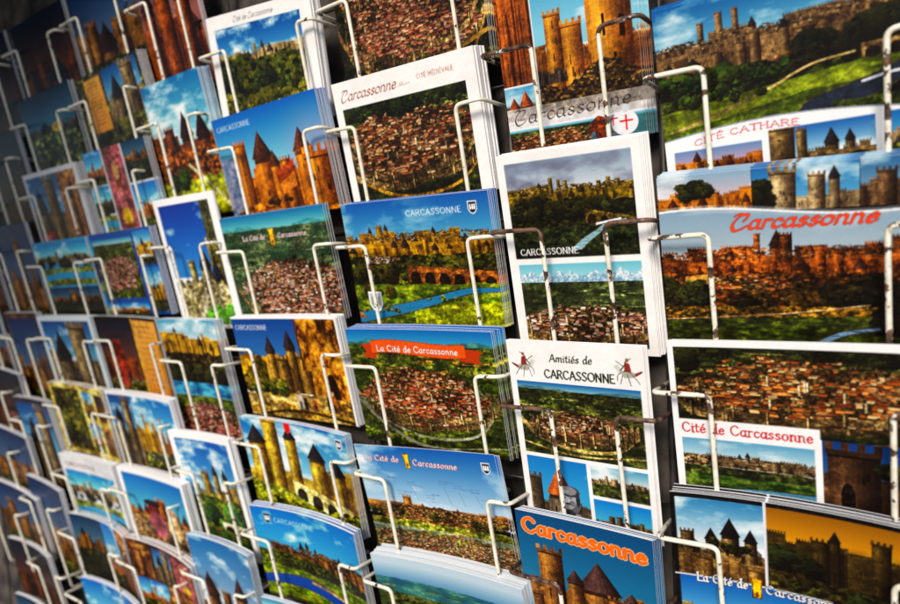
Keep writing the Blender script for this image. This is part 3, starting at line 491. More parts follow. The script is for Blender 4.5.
def D3(p):
    p.fill(WHT); p = p.sub(.0, .02, .985, 1, 1); p.sky('164898', '3c70b4', .35); p.land(.36, ('b4700c', 'e8a41c', 'f4c038'), 7, .1, y2=.62); p.trees(.7, .3, 0, .5, 20, ('16160a', '3c3c10', '6c5c18'))
    p.castle(.74, .10, .26, .74, lit='dca850', dark='4c2c14', roof='3c3438', towers=[(.33, .09, .9, 'cone'), (.53, .1, 1.0, 'cone'), (.64, .12, .6, 'flat'), (.43, .12, .55, 'flat')], wallh=.42)
    m = p.X > .64 + .08 * (p.Y > .5) - .05 * p.Y; p.put(m, p.tri(('4c2408', 'b06a1c', 'e0a044'), p.noise(9, 5, .6))); p.line([(.62, 0), (.64, .5), (.72, .9)], 2.5, '5a2c0c'); 
    p.blob(.86, .72, .06, .2, '2a140a'); p.land(lambda X: .74 + .1 * (X - .5) ** 2, ('5c4018', 'b08840', 'dcc088'), 6, .04, ax=3); p.line([(.1, .98), (.5, .92), (1, .98)], 3, '3a2814'); p.trees(.72, .16, .1, .4, 10, ('1c240c', '44581a', '8a7c2c'))
    for x, h, c in ((.52, 20, 'd8d0c8'), (.57, 16, '302018'), (.66, 14, 'a83020'), (.8, 20, '201814'), (.84, 22, 'a05020')): p.person(x, .9, h, c)
    p.text('CARCASSONNE', .03, .11, 4.8, 'd8dce8', 48, (.15, .12, 0))
def D4(p):
    p.sky('1464b8', 'a8d0f0', .6, .8, cmm=13); p.castle(.78, .0, 0, 1, lit='f6d058', dark='6c4414', roof='2c2a30', towers=[(.12, .16, .92, 'cone'), (.27, .14, 1.0, 'flat'), (.45, .11, .95, 'cone'), (.68, .15, .80, 'cone'), (.86, .14, .66, 'cone')], wallh=.4, conek=.8)
    p.land(lambda X: .66 + .2 * X, ('2a4a10', '7a9a20', 'b8b838'), 2.5, .05); p.arches(.4, .95, .6, .18, 4, 'ecd890', drop=.16); p.trees(.95, .2, 0, 1, 26, ('1a240c', '4a5a14', 'a8a830'))
    p.poly([(.1, .03), (.9, .0), (.9, .0)], 'ffffff'); p.text('CARCASSONNE', .50, .095, 5, 'c8e0f4', 46, (.16, .14, 0), slope=-.1); p.shield(.45, .06, .06, 'c02828', 'd84040', 'd84040', False); p.shield(.93, .11, .06, '10243c')
def D5(p):
    p.sky('1470c8', '5cacec', .5, .3, cmm=12); p.cite(.57, .26, 'b87844', '34200f', '302628', .4, 12, .12, 1); p.land(lambda X: .45 + .12 * X, ('1a240c', '3c5218', '6c7c24'), 2, .06); p.trees(.66, .14, .2, 1, 30, DK)
    p.land(lambda X: .62 + .06 * X, ('2f6a14', '5c9a20', '94b838'), 3, .02, ax=3); p.river([(0, .8), (.3, .77), (.6, .82), (1.0, .98)], 10, 16, '1448a0'); p.line([(.45, .74), (.7, .8), (1, .9)], 3, 'd0a070'); p.land(.97, ('2f4a14', '4c6a20', '74842c'), 2, .02)
    p.shield(.14, .12, .07, '10243c', '8cacc8'); p.text('CARCASSONNE', .2, .15, 5.0, 'b0d8f4', 56, (.14, .12, 0))
def E0(p):
    p.sky('2c4470', '8a6058', .4); p.castle(1, .02, lit='b8582c', dark='34140a', roof='3a1a14', towers=[(.15, .2, .9, 'cone'), (.42, .26, 1.0, 'flat'), (.75, .24, .95, 'cone')], wallh=.5); p.trees(1, .2, 0, 1, 12, DK)
def E1(p):
    p.sky('1a68ac', '8cbcdc', .4, .75, cmm=12); p.castle(.62, .22, lit='a85428', dark='2f160c', roof='38181a', towers=[(.3, .16, .7, 'flat'), (.58, .2, .95, 'cone'), (.84, .2, .9, 'cone'), (.1, .2, .4, 'flat')], wallh=.5)
    p.land(.5, ('2c1208', '7a3c14', 'b0602c'), 3, .15, y2=.8); p.land(.72, ('5a7a14', '94b428', 'c0cc48'), 4, .1); p.trees(.74, .14, .1, .5, 10, ('121a0a', '2a4010', '4a6a18')); p.line([(.5, .62), (.8, .8), (1, .95)], 4, 'd8d0a0')
    p.text('CARCASSONNE', .06, .09, 4.6, 'd0e0ec', 54, (.14, .1, 0))
def E2(p):
    p.fill(WHT); p = p.sub(.07, .05, .90, .97, 1); p.sky('0c3c9c', '3c80d4', .5, .12); p.castle(1, .32, lit='bcae74', dark='3c3c24', roof='2c3040', towers=[(.4, .14, .78, 'flat'), (.66, .2, .96, 'cone'), (.85, .2, .8, 'cone'), (.9, .24, 1.0, 'flat')], wallh=.55)
    p.put((p.X > .82) & (p.Y < .5), p.tri(('2c2c18', '4c4c28', '6c6434'), p.noise(3)), .9); p.land(lambda X: .62 + .2 * (X - .5) ** 2, ('5c5434', 'a89870', 'd0c4a0'), 3, .15); p.line([(.3, 1), (.5, .82), (.55, .7)], 8, 'dcd2b8', taper=3); p.trees(.98, .15, .5, 1, 12, ('1c4a18', '3c9a30', '6cc048')); p.blob(.82, .93, .13, .06, '3cb050')
def E3(p):
    p.sky('5a94c4', 'c8d8e4', .16, .3); p.castle(.30, .05, **YLW, n=9, wallh=.7); p.land(.26, ('0c0c08', '1e1c0e', '4a3c18'), 2.5, .06, y2=.55); p.trees(.48, .14, 0, 1, 20, DK); p.put((p.Y > .5) & (p.Y < .62), p.tri(('1a5488', '2f7cb8', '6cb4e0'), p.noise(5, 3, 3)))
    q = p.sub(0, .6, 1, 1, 3); q.aerial(.02, town=(.5, .6, .5, .4), n=240, mm=5, wall=False, roofc=('d88078', 'c06058', 'ecb0a8'), land=('1c3c14', '3c6c24', '6c9438'))
def E4(p):
    p.fill(WHT); p = p.sub(.07, .06, .93, .97, 1); p.sky('1858b4', '78b0e8', .5, .75, cmm=10); p.castle(.62, .18, .2, 1, lit='d0b068', dark='5c4420', roof='38302c', towers=[(.4, .14, .75, 'flat'), (.6, .1, .95, 'cone'), (.78, .1, .9, 'cone')], wallh=.45); p.land(.52, ('1a3010', '3c6c24', '7c8c38'), 3, .15); p.trees(.75, .2, 0, 1, 18, ('0f2c10', '2c6c20', '5c8c30')); p.arches(.5, 1, .74, .1, 2, 'e0d8b8'); p.trees(.95, .16, 0, 1, 14, ('0f2c10', '2c7c28', '6c5c30'))
def E5(p):
    p.sky('2c6cb4', 'a8b4cc', .6, .6); p.castle(1, .22, lit='b07448', dark='3c2418', roof='4a2c24', towers=[(.18, .22, .9, 'cone'), (.42, .14, .7, 'flat'), (.68, .2, .95, 'cone'), (.9, .2, .7, 'cone')], wallh=.5)

def collage(bg, L):
    def f(p):
        p.fill(bg)
        for i, (x0, y0, x1, y1, k) in enumerate(L):
            q = p.sub(x0, y0, x1, y1, i + 3); scene(q, k)
    return f
def scene(q, k):
    if k == 'dusk': q.sky('141c30', '5a3c34', .5); q.castle(1, .2, lit='a04818', dark='200c08', roof='1c1012', n=4, wallh=.5)
    if k == 'shaded': q.sky('0e2038', '4a3430', .5); q.castle(1, .25, lit='84431c', dark='140a08', roof='100c10', n=3, wallh=.5)  # dark colours with the far-left shade painted in
    if k == 'rust': q.sky('12305c', '4a6080', .5); q.castle(1, .2, lit='b07838', dark='301a10', roof='2a1a16', n=3, wallh=.6); q.land(.85, OLIVE, 4, .1)
    if k == 'teal': q.sky('10304c', '3c6c8c', .35); q.castle(.6, .25, lit='6a5424', dark='1c1a10', roof='14100e', n=4, wallh=.5); q.land(.5, ('0c100a', '2c3c1c', '8c9c5c'), 5, .1); q.blob(.62, .45, .1, .06, 'c89a1c')
    if k == 'blue': q.sky('1c68c0', '8cc4ec', .55, .4, cmm=8); q.castle(.8, .25, **ORW, n=5, wallh=.5); q.land(.72, OLIVE, 3, .1)
    if k == 'yellow': q.sky('2870c0', 'a0c8e8', .4, .4, cmm=8); q.castle(.8, .15, **YLW, n=4, wallh=.6); q.land(.75, OLIVE, 3, .1)
    if k == 'town': q.aerial(.08, town=(.5, .58, .42, .28), n=160, mm=4.5, wall=False, roofc=('d8948c', 'b86a58', 'ecc0b4'), land=('1c3010', '3c5820', '7a8c34'))
    if k == 'dark': q.sky('12385c', '4c6c84', .35); q.castle(.62, .15, lit='a8702c', dark='2c180c', roof='1c1410', n=6, wallh=.55); q.land(.5, DK, 3, .1)
    if k == 'stone': q.sky('1c4c8c', '6c9cc8', .5, .2); q.castle(1, .05, lit='a8906c', dark='3c3024', roof='28242c', towers=[(.3, .3, .9, 'cone'), (.7, .34, 1.0, 'flat')], wallh=.5)
    if k == 'river': q.sky('1c78c8', '8cccf0', .3, .4, cmm=8); q.castle(.45, .18, **STN, n=8, wallh=.5); q.trees(.55, .25, 0, 1, 24, DK); q.land(.6, ('2c5a14', '5c8c24', '94a838'), 3, .03); q.line([(0, .85), (.4, .76), (1, .8)], 9, '3c8cc8')
    if k == 'wood': q.land(-1, ('14180c', '3c421c', '7c6c34'), 3); q.trees(.8, .4, 0, 1, 20, OLIVE)
    if k == 'brick': q.land(-1, ('3c1c10', 'a05c30', 'd09a60'), 5); q.castle(1, .1, lit='c07c50', dark='3c2018', n=3, wallh=.7)
    if k == 'pink': q.fill('9c5c60'); q.poly([(.3, 1), (.35, .5), (.5, .2), (.65, .5), (.72, 1)], '8c4a1c'); q.blob(.5, .28, .16, .1, 'd8a070'); q.blob(.45, .62, .2, .14, 'b87478'); q.blob(.5, .82, .25, .1, 'd8a820')
    if k == 'scroll':
        q.sky('d8a45c', 'c08840', 1); q.put(q.noise(5) > .55, hexc('a8703c'), .3)
        for i in range(12): y = .08 + i * .07; q.line([(.18, y), (.8 - .1 * q.rng.random(), y)], .7, '6a4420', .8, sm=False)
    if k == 'folk':
        q.sky('1c6cc0', '6cacdc', .5); q.castle(.7, .2, **ORW, n=5, wallh=.4); q.land(.6, ('3c2c1c', '7c5c3c', 'b0906c'), 3, .1)
        q.blob(.4, .5, .1, .13, '903038'); q.blob(.4, .40, .14, .05, '2a1c18'); q.blob(.42, .72, .13, .2, 'a8606c'); q.blob(.72, .68, .12, .18, 'c8a078'); q.blob(.72, .48, .07, .08, 'e0b090')
def one(k, title=None, frame=None):
    def f(p):
        if frame: p.fill(frame); q = p.sub(.05, .06, .95, .94, 1)
        else: q = p
        scene(q, k)
        if title: p.text('CARCASSONNE', .07, .14, 5, title, 70 if p.w > p.h else 60, (.15, .12, 0))
    return f
F_1 = one('rust')
F0 = collage('4a4420', [(0, 0, 1, 1, 'wood'), (.12, .06, .38, .66, 'scroll'), (.42, .03, .96, .6, 'stone')])
F1 = collage('c8ccd4', [(0, 0, .3, .4, 'blue'), (0, .42, .3, 1, 'river'), (.32, 0, .62, .98, 'pink'), (.64, 0, 1, .45, 'dark'), (.64, .47, 1, 1, 'blue')])
F2 = collage('2050a0', [(.0, .0, .04, 1, 'river'), (.06, .08, .7, .8, 'town'), (.74, .03, .99, .42, 'yellow'), (.74, .45, .99, .97, 'yellow'), (.06, .86, .7, 1, 'blue')])
def F3(p):
    p.fill('14120c'); scene(p.sub(.02, .05, .56, .9, 1), 'dusk'); scene(p.sub(.58, .04, .97, .97, 2), 'scroll'); scene(p.sub(.04, .8, .55, 1, 3), 'wood'); p.put((np.abs(p.X - .57) < .01), hexc('d8a040')); p.poly([(.12, .55), (.2, .3), (.3, .3), (.34, .6), (.28, .9), (.16, .9)], '8c2c20')
F4 = collage('e8e8ee', [(.02, .04, .36, .96, 'stone'), (.36, .04, .66, .96, 'yellow'), (.66, .04, .98, .96, 'blue')])
F5 = one('folk', None, WHT)
F6 = collage('5c3018', [(.04, .06, .3, .5, 'brick'), (.34, .05, .6, .5, 'stone'), (.64, .05, .96, .5, 'pink'), (.04, .54, .45, .95, 'blue'), (.48, .54, .96, .95, 'brick')])
G0 = one('teal'); G_1 = one('shaded')
G1 = one('dark', None, '30363c')
def G2(p):
    p.fill('d8d8dc'); scene(p.sub(.04, .06, .62, .96, 1), 'stone'); scene(p.sub(.62, .06, .94, .96, 2), 'brick'); p.poly([(.05, .8), (.3, .78), (.3, .94), (.05, .94)], 'b82c38'); p.text('CITÉ', .08, .9, 6, 'e8d8d8', 22, (.15, .12, 0))
G3 = collage('3c8cc8', [(0, .04, 1, .6, 'river'), (0, .62, 1, 1, 'dark')])
G4 = one('stone', None, 'c8d4e0')
G5 = collage('e0c070', [(.04, .06, .5, .94, 'wood'), (.54, .08, .74, .45, 'yellow'), (.78, .08, .96, .45, 'dusk'), (.54, .52, .74, .92, 'blue'), (.78, .52, .96, .92, 'brick')])
def G6(p):
    p.fill('d8dadc'); scene(p.sub(.05, .22, .95, .95, 1), 'river'); p.text('CARCASSONNE', .1, .15, 5.5, '7a4c58', 80, (.15, .12, 0))
G7 = collage('2c4868', [(0, 0, .5, 1, 'dark'), (.5, 0, .78, 1, 'blue'), (.78, 0, 1, 1, 'brick')])
G8 = one('blue'); H0 = one('shaded'); H2 = one('shaded'); H3 = one('rust'); H4 = one('rust', None, '503830'); H5 = one('stone', None, '3c3c44'); H6 = one('rust'); H7 = one('shaded'); H8 = one('dark')
I5 = one('shaded'); I6 = one('rust'); I7 = one('rust'); I3 = one('shaded'); I4 = one('rust')  # H and I prints picked dark so their colour carries the left-end shade
A5 = one('river'); B4 = one('yellow'); C6 = one('town'); DM = one('wood'); CM = one('town')

# ------------------------------------------------------------------ materials
def new_mat(name):
    m = bpy.data.materials.new(name); m.use_nodes = True; nt = m.node_tree
    return m, nt, nt.nodes['Principled BSDF']
def print_mat():
    m, nt, b = new_mat('glossy_print')
    at = nt.nodes.new('ShaderNodeAttribute'); at.attribute_name = 'ink'
    tc = nt.nodes.new('ShaderNodeTexCoord'); nz = nt.nodes.new('ShaderNodeTexNoise'); nz.inputs['Scale'].default_value = 600; nz.inputs['Detail'].default_value = 3
    mr = nt.nodes.new('ShaderNodeMapRange'); mr.inputs[1].default_value = .25; mr.inputs[2].default_value = .75; mr.inputs[3].default_value = .97; mr.inputs[4].default_value = 1.03
    mx = nt.nodes.new('ShaderNodeVectorMath'); mx.operation = 'SCALE'
    nt.links.new(tc.outputs['Object'], nz.inputs['Vector']); nt.links.new(nz.outputs['Fac'], mr.inputs[0])
    nt.links.new(at.outputs['Color'], mx.inputs[0]); nt.links.new(mr.outputs[0], mx.inputs['Scale']); nt.links.new(mx.outputs[0], b.inputs['Base Color'])
    n2 = nt.nodes.new('ShaderNodeTexNoise'); n2.inputs['Scale'].default_value = 14; bp = nt.nodes.new('ShaderNodeBump'); bp.inputs['Strength'].default_value = .12; bp.inputs['Distance'].default_value = .01
    nt.links.new(tc.outputs['Object'], n2.inputs['Vector']); nt.links.new(n2.outputs['Fac'], bp.inputs['Height']); nt.links.new(bp.outputs[0], b.inputs['Normal'])
    b.inputs['Roughness'].default_value = .26; b.inputs['Specular IOR Level'].default_value = .13
    return m
def paper_mat():
    m, nt, b = new_mat('card_stock')
    tc = nt.nodes.new('ShaderNodeTexCoord'); nz = nt.nodes.new('ShaderNodeTexNoise'); nz.inputs['Scale'].default_value = 60
    cr = nt.nodes.new('ShaderNodeValToRGB'); cr.color_ramp.elements[0].color = (.8, .81, .84, 1); cr.color_ramp.elements[1].color = (.92, .92, .93, 1)
    nt.links.new(tc.outputs['Object'], nz.inputs['Vector']); nt.links.new(nz.outputs['Fac'], cr.inputs['Fac']); nt.links.new(cr.outputs[0], b.inputs['Base Color'])
    b.inputs['Roughness'].default_value = .6; return m
def wire_mat(name, th, topwear=0.0):
    m, nt, b = new_mat(name)
    tc = nt.nodes.new('ShaderNodeTexCoord'); oi = nt.nodes.new('ShaderNodeObjectInfo')
    ad = nt.nodes.new('ShaderNodeVectorMath'); ad.operation = 'MULTIPLY_ADD'; ad.inputs[1].default_value = (1, 1, 1)
    cb = nt.nodes.new('ShaderNodeCombineXYZ'); ml = nt.nodes.new('ShaderNodeMath'); ml.operation = 'MULTIPLY'; ml.inputs[1].default_value = 5
    nt.links.new(oi.outputs['Random'], ml.inputs[0]); nt.links.new(ml.outputs[0], cb.inputs[0]); nt.links.new(ml.outputs[0], cb.inputs[2])
    nt.links.new(tc.outputs['Object'], ad.inputs[0]); nt.links.new(cb.outputs[0], ad.inputs[2])
    nz = nt.nodes.new('ShaderNodeTexNoise'); nz.inputs['Scale'].default_value = 95; nz.inputs['Detail'].default_value = 4; nz.inputs['Roughness'].default_value = .6
    nt.links.new(ad.outputs[0], nz.inputs['Vector'])
    sx = nt.nodes.new('ShaderNodeSeparateXYZ'); nt.links.new(tc.outputs['Object'], sx.inputs[0])
    mr = nt.nodes.new('ShaderNodeMapRange'); mr.inputs[1].default_value = -.012; mr.inputs[2].default_value = -.002; mr.inputs[3].default_value = 0; mr.inputs[4].default_value = topwear
    nt.links.new(sx.outputs[2], mr.inputs[0])
    a2 = nt.nodes.new('ShaderNodeMath'); a2.operation = 'ADD'; nt.links.new(nz.outputs['Fac'], a2.inputs[0]); nt.links.new(mr.outputs[0], a2.inputs[1])
    cr = nt.nodes.new('ShaderNodeValToRGB'); cr.color_ramp.interpolation = 'EASE'
    e = cr.color_ramp.elements; e[0].position = th; e[0].color = (0, 0, 0, 1); e[1].position = th + .02; e[1].color = (1, 1, 1, 1)
    nt.links.new(a2.outputs[0], cr.inputs['Fac'])
    n3 = nt.nodes.new('ShaderNodeTexNoise'); n3.inputs['Scale'].default_value = 180; nt.links.new(ad.outputs[0], n3.inputs['Vector'])
    pc = nt.nodes.new('ShaderNodeValToRGB'); pc.color_ramp.elements[0].color = (.72, .66, .50, 1); pc.color_ramp.elements[1].color = (.90, .87, .74, 1); pc.color_ramp.elements[0].position = .3; pc.color_ramp.elements[1].position = .6
    rc = nt.nodes.new('ShaderNodeValToRGB'); rc.color_ramp.elements[0].color = (.02, .013, .01, 1); rc.color_ramp.elements[1].color = (.2, .1, .06, 1); rc.color_ramp.elements[0].position = .35; rc.color_ramp.elements[1].position = .65
    nt.links.new(n3.outputs['Fac'], pc.inputs['Fac']); nt.links.new(n3.outputs['Fac'], rc.inputs['Fac'])
    mx = nt.nodes.new('ShaderNodeMix'); mx.data_type = 'RGBA'; nt.links.new(cr.outputs[0], mx.inputs['Factor']); nt.links.new(pc.outputs[0], mx.inputs['A']); nt.links.new(rc.outputs[0], mx.inputs['B'])
    nt.links.new(mx.outputs['Result'], b.inputs['Base Color'])
    bp = nt.nodes.new('ShaderNodeBump'); bp.inputs['Strength'].default_value = .5; bp.inputs['Distance'].default_value = .0006; bp.invert = True; nt.links.new(cr.outputs[0], bp.inputs['Height']); nt.links.new(bp.outputs[0], b.inputs['Normal'])
    b.inputs['Roughness'].default_value = .38; return m
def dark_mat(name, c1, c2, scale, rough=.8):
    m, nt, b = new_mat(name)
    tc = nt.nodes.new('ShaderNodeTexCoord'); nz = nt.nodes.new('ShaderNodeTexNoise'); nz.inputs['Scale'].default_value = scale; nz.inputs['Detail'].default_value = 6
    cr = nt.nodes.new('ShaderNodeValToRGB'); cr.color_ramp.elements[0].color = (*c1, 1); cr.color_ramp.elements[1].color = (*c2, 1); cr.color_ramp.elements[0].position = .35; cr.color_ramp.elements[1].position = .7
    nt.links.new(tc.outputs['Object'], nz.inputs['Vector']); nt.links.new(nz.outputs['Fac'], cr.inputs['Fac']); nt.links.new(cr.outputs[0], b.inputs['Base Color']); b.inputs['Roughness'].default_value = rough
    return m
M_PRINT = print_mat(); M_PAPER = paper_mat(); M_WIRE = wire_mat('chipped_white_paint', .615); M_CHIP = wire_mat('flaking_white_paint', .56); M_WORN = wire_mat('worn_white_paint', .56, .2)
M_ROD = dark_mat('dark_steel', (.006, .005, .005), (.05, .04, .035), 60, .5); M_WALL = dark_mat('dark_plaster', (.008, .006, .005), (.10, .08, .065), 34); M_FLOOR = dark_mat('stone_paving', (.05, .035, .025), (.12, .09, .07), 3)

# ------------------------------------------------------------------ frame of the rack: millimetres -> world
ROOT = Matrix.Translation((0, 0, 1.35)) @ Matrix.Rotation(R(-15), 4, 'X')
TILT = -0.1935
def W(u, y, w): return ROOT @ Vector((u / 1000, y / 1000, w / 1000))
V = Vector((0, math.sin(TILT), math.cos(TILT))); NB = Vector((0, math.cos(TILT), -math.sin(TILT)))

def link(o): COL.objects.link(o); return o

def card_mesh(name, w, h, fn, ppm, bend, th, seed):
    """card with its printed face on a fine grid of vertices that carry the ink colours; origin at the middle of the bottom edge"""
    nx, nz = int(round(w * ppm)), int(round(h * ppm)); SS = 2
    a = np.zeros((nz * SS, nx * SS, 3)); p = Pic(a, ppm * SS, seed); fn(p); p.finish()
    a = np.clip(a, 0, 1).reshape(nz, SS, nx, SS, 3).mean((1, 3))
    # vertices sit at pixel centres; pad to the card edge
    X = np.concatenate([[0], (np.arange(nx) + .5) / nx, [1]]); Z = np.concatenate([[0], (np.arange(nz) + .5) / nz, [1]])
    c = a[::-1]; c = np.concatenate([c[:1], c, c[-1:]], 0); c = np.concatenate([c[:, :1], c, c[:, -1:]], 1)
    gx, gz = len(X), len(Z)
    rng = random.Random(seed); tw = (rng.random() - .5) * 1.2
    XX, ZZ = np.meshgrid(X, Z)
    yb = bend * (1 - (2 * XX - 1) ** 2) + tw * (XX - .5) * (ZZ - .5) * 2
    co = np.stack([(XX - .5) * w, yb, ZZ * h], -1).reshape(-1, 3)
    # back: boundary rows only
    bk_b = np.stack([(X - .5) * w, yb[0] + th, np.zeros(gx)], -1); bk_t = np.stack([(X - .5) * w, yb[-1] + th, np.full(gx, h)], -1)
    n0 = gx * gz; co = np.concatenate([co, bk_b, bk_t]) / 1000
    ii, jj = np.meshgrid(np.arange(gx - 1), np.arange(gz - 1)); v = (jj * gx + ii).ravel()
    F = np.stack([v, v + 1, v + gx + 1, v + gx], -1)
    i = np.arange(gx - 1); B, T = n0, n0 + gx; top = (gz - 1) * gx
    back = np.stack([B + i + 1, B + i, T + i, T + i + 1], -1)
    bot = np.stack([i + 1, i, B + i, B + i + 1], -1); tp = np.stack([top + i, top + i + 1, T + i + 1, T + i], -1)
    quads = np.concatenate([F, back, bot, tp]); nq = len(quads)
    sideL = [j * gx for j in range(gz)][::-1] + [B, T]; sideL = [B] + [T] + [j * gx for j in range(gz)][::-1]; sideR = [T + gx - 1, B + gx - 1] + [j * gx + gx - 1 for j in range(gz)]
    me = bpy.data.meshes.new(name)
    loops = np.concatenate([quads.ravel(), sideL, sideR]).astype(np.int32)
    starts = np.concatenate([np.arange(nq) * 4, [nq * 4, nq * 4 + len(sideL)]]).astype(np.int32)
    me.vertices.add(len(co)); me.vertices.foreach_set('co', co.astype(np.float32).ravel())
    me.loops.add(len(loops)); me.loops.foreach_set('vertex_index', loops)
    me.polygons.add(len(starts)); me.polygons.foreach_set('loop_start', starts)
    mi = np.ones(len(starts), np.int32); mi[:len(F)] = 0; me.polygons.foreach_set('material_index', mi)
    sm = np.zeros(len(starts), bool); sm[:len(F)] = True; me.polygons.foreach_set('use_smooth', sm)
    me.update(calc_edges=True); me.validate()
    at = me.attributes.new('ink', 'BYTE_COLOR', 'POINT')
    cc = np.ones((len(co), 4), np.float32); cc[:n0, :3] = c.reshape(-1, 3); at.data.foreach_set('color_srgb', cc.ravel())
    me.materials.append(M_PRINT); me.materials.append(M_PAPER)
    return me

def place(o, u, w, y, wd, h, roll):
    """u,w = top left corner on the rack plane, y = depth behind it"""
    U = Vector((math.cos(R(roll)), 0, math.sin(R(roll)))); Up = V * math.cos(R(roll)) + Vector((-math.sin(R(roll)), 0, 0)); Up.normalize(); N = U.cross(Up); U = Up.cross(N)
    N = -U.cross(Up) if False else N
    tl = Vector((u, 0, w)); base = tl + U * wd / 2 - Up * h + NB * y
    depth = Up.cross(U)          # local +Y: away from the viewer
    if depth.y < 0: depth = -depth
    m = Matrix(((U.x, depth.x, Up.x, base.x / 1000), (U.y, depth.y, Up.y, base.y / 1000), (U.z, depth.z, Up.z, base.z / 1000), (0, 0, 0, 1)))
    o.matrix_world = ROOT @ m

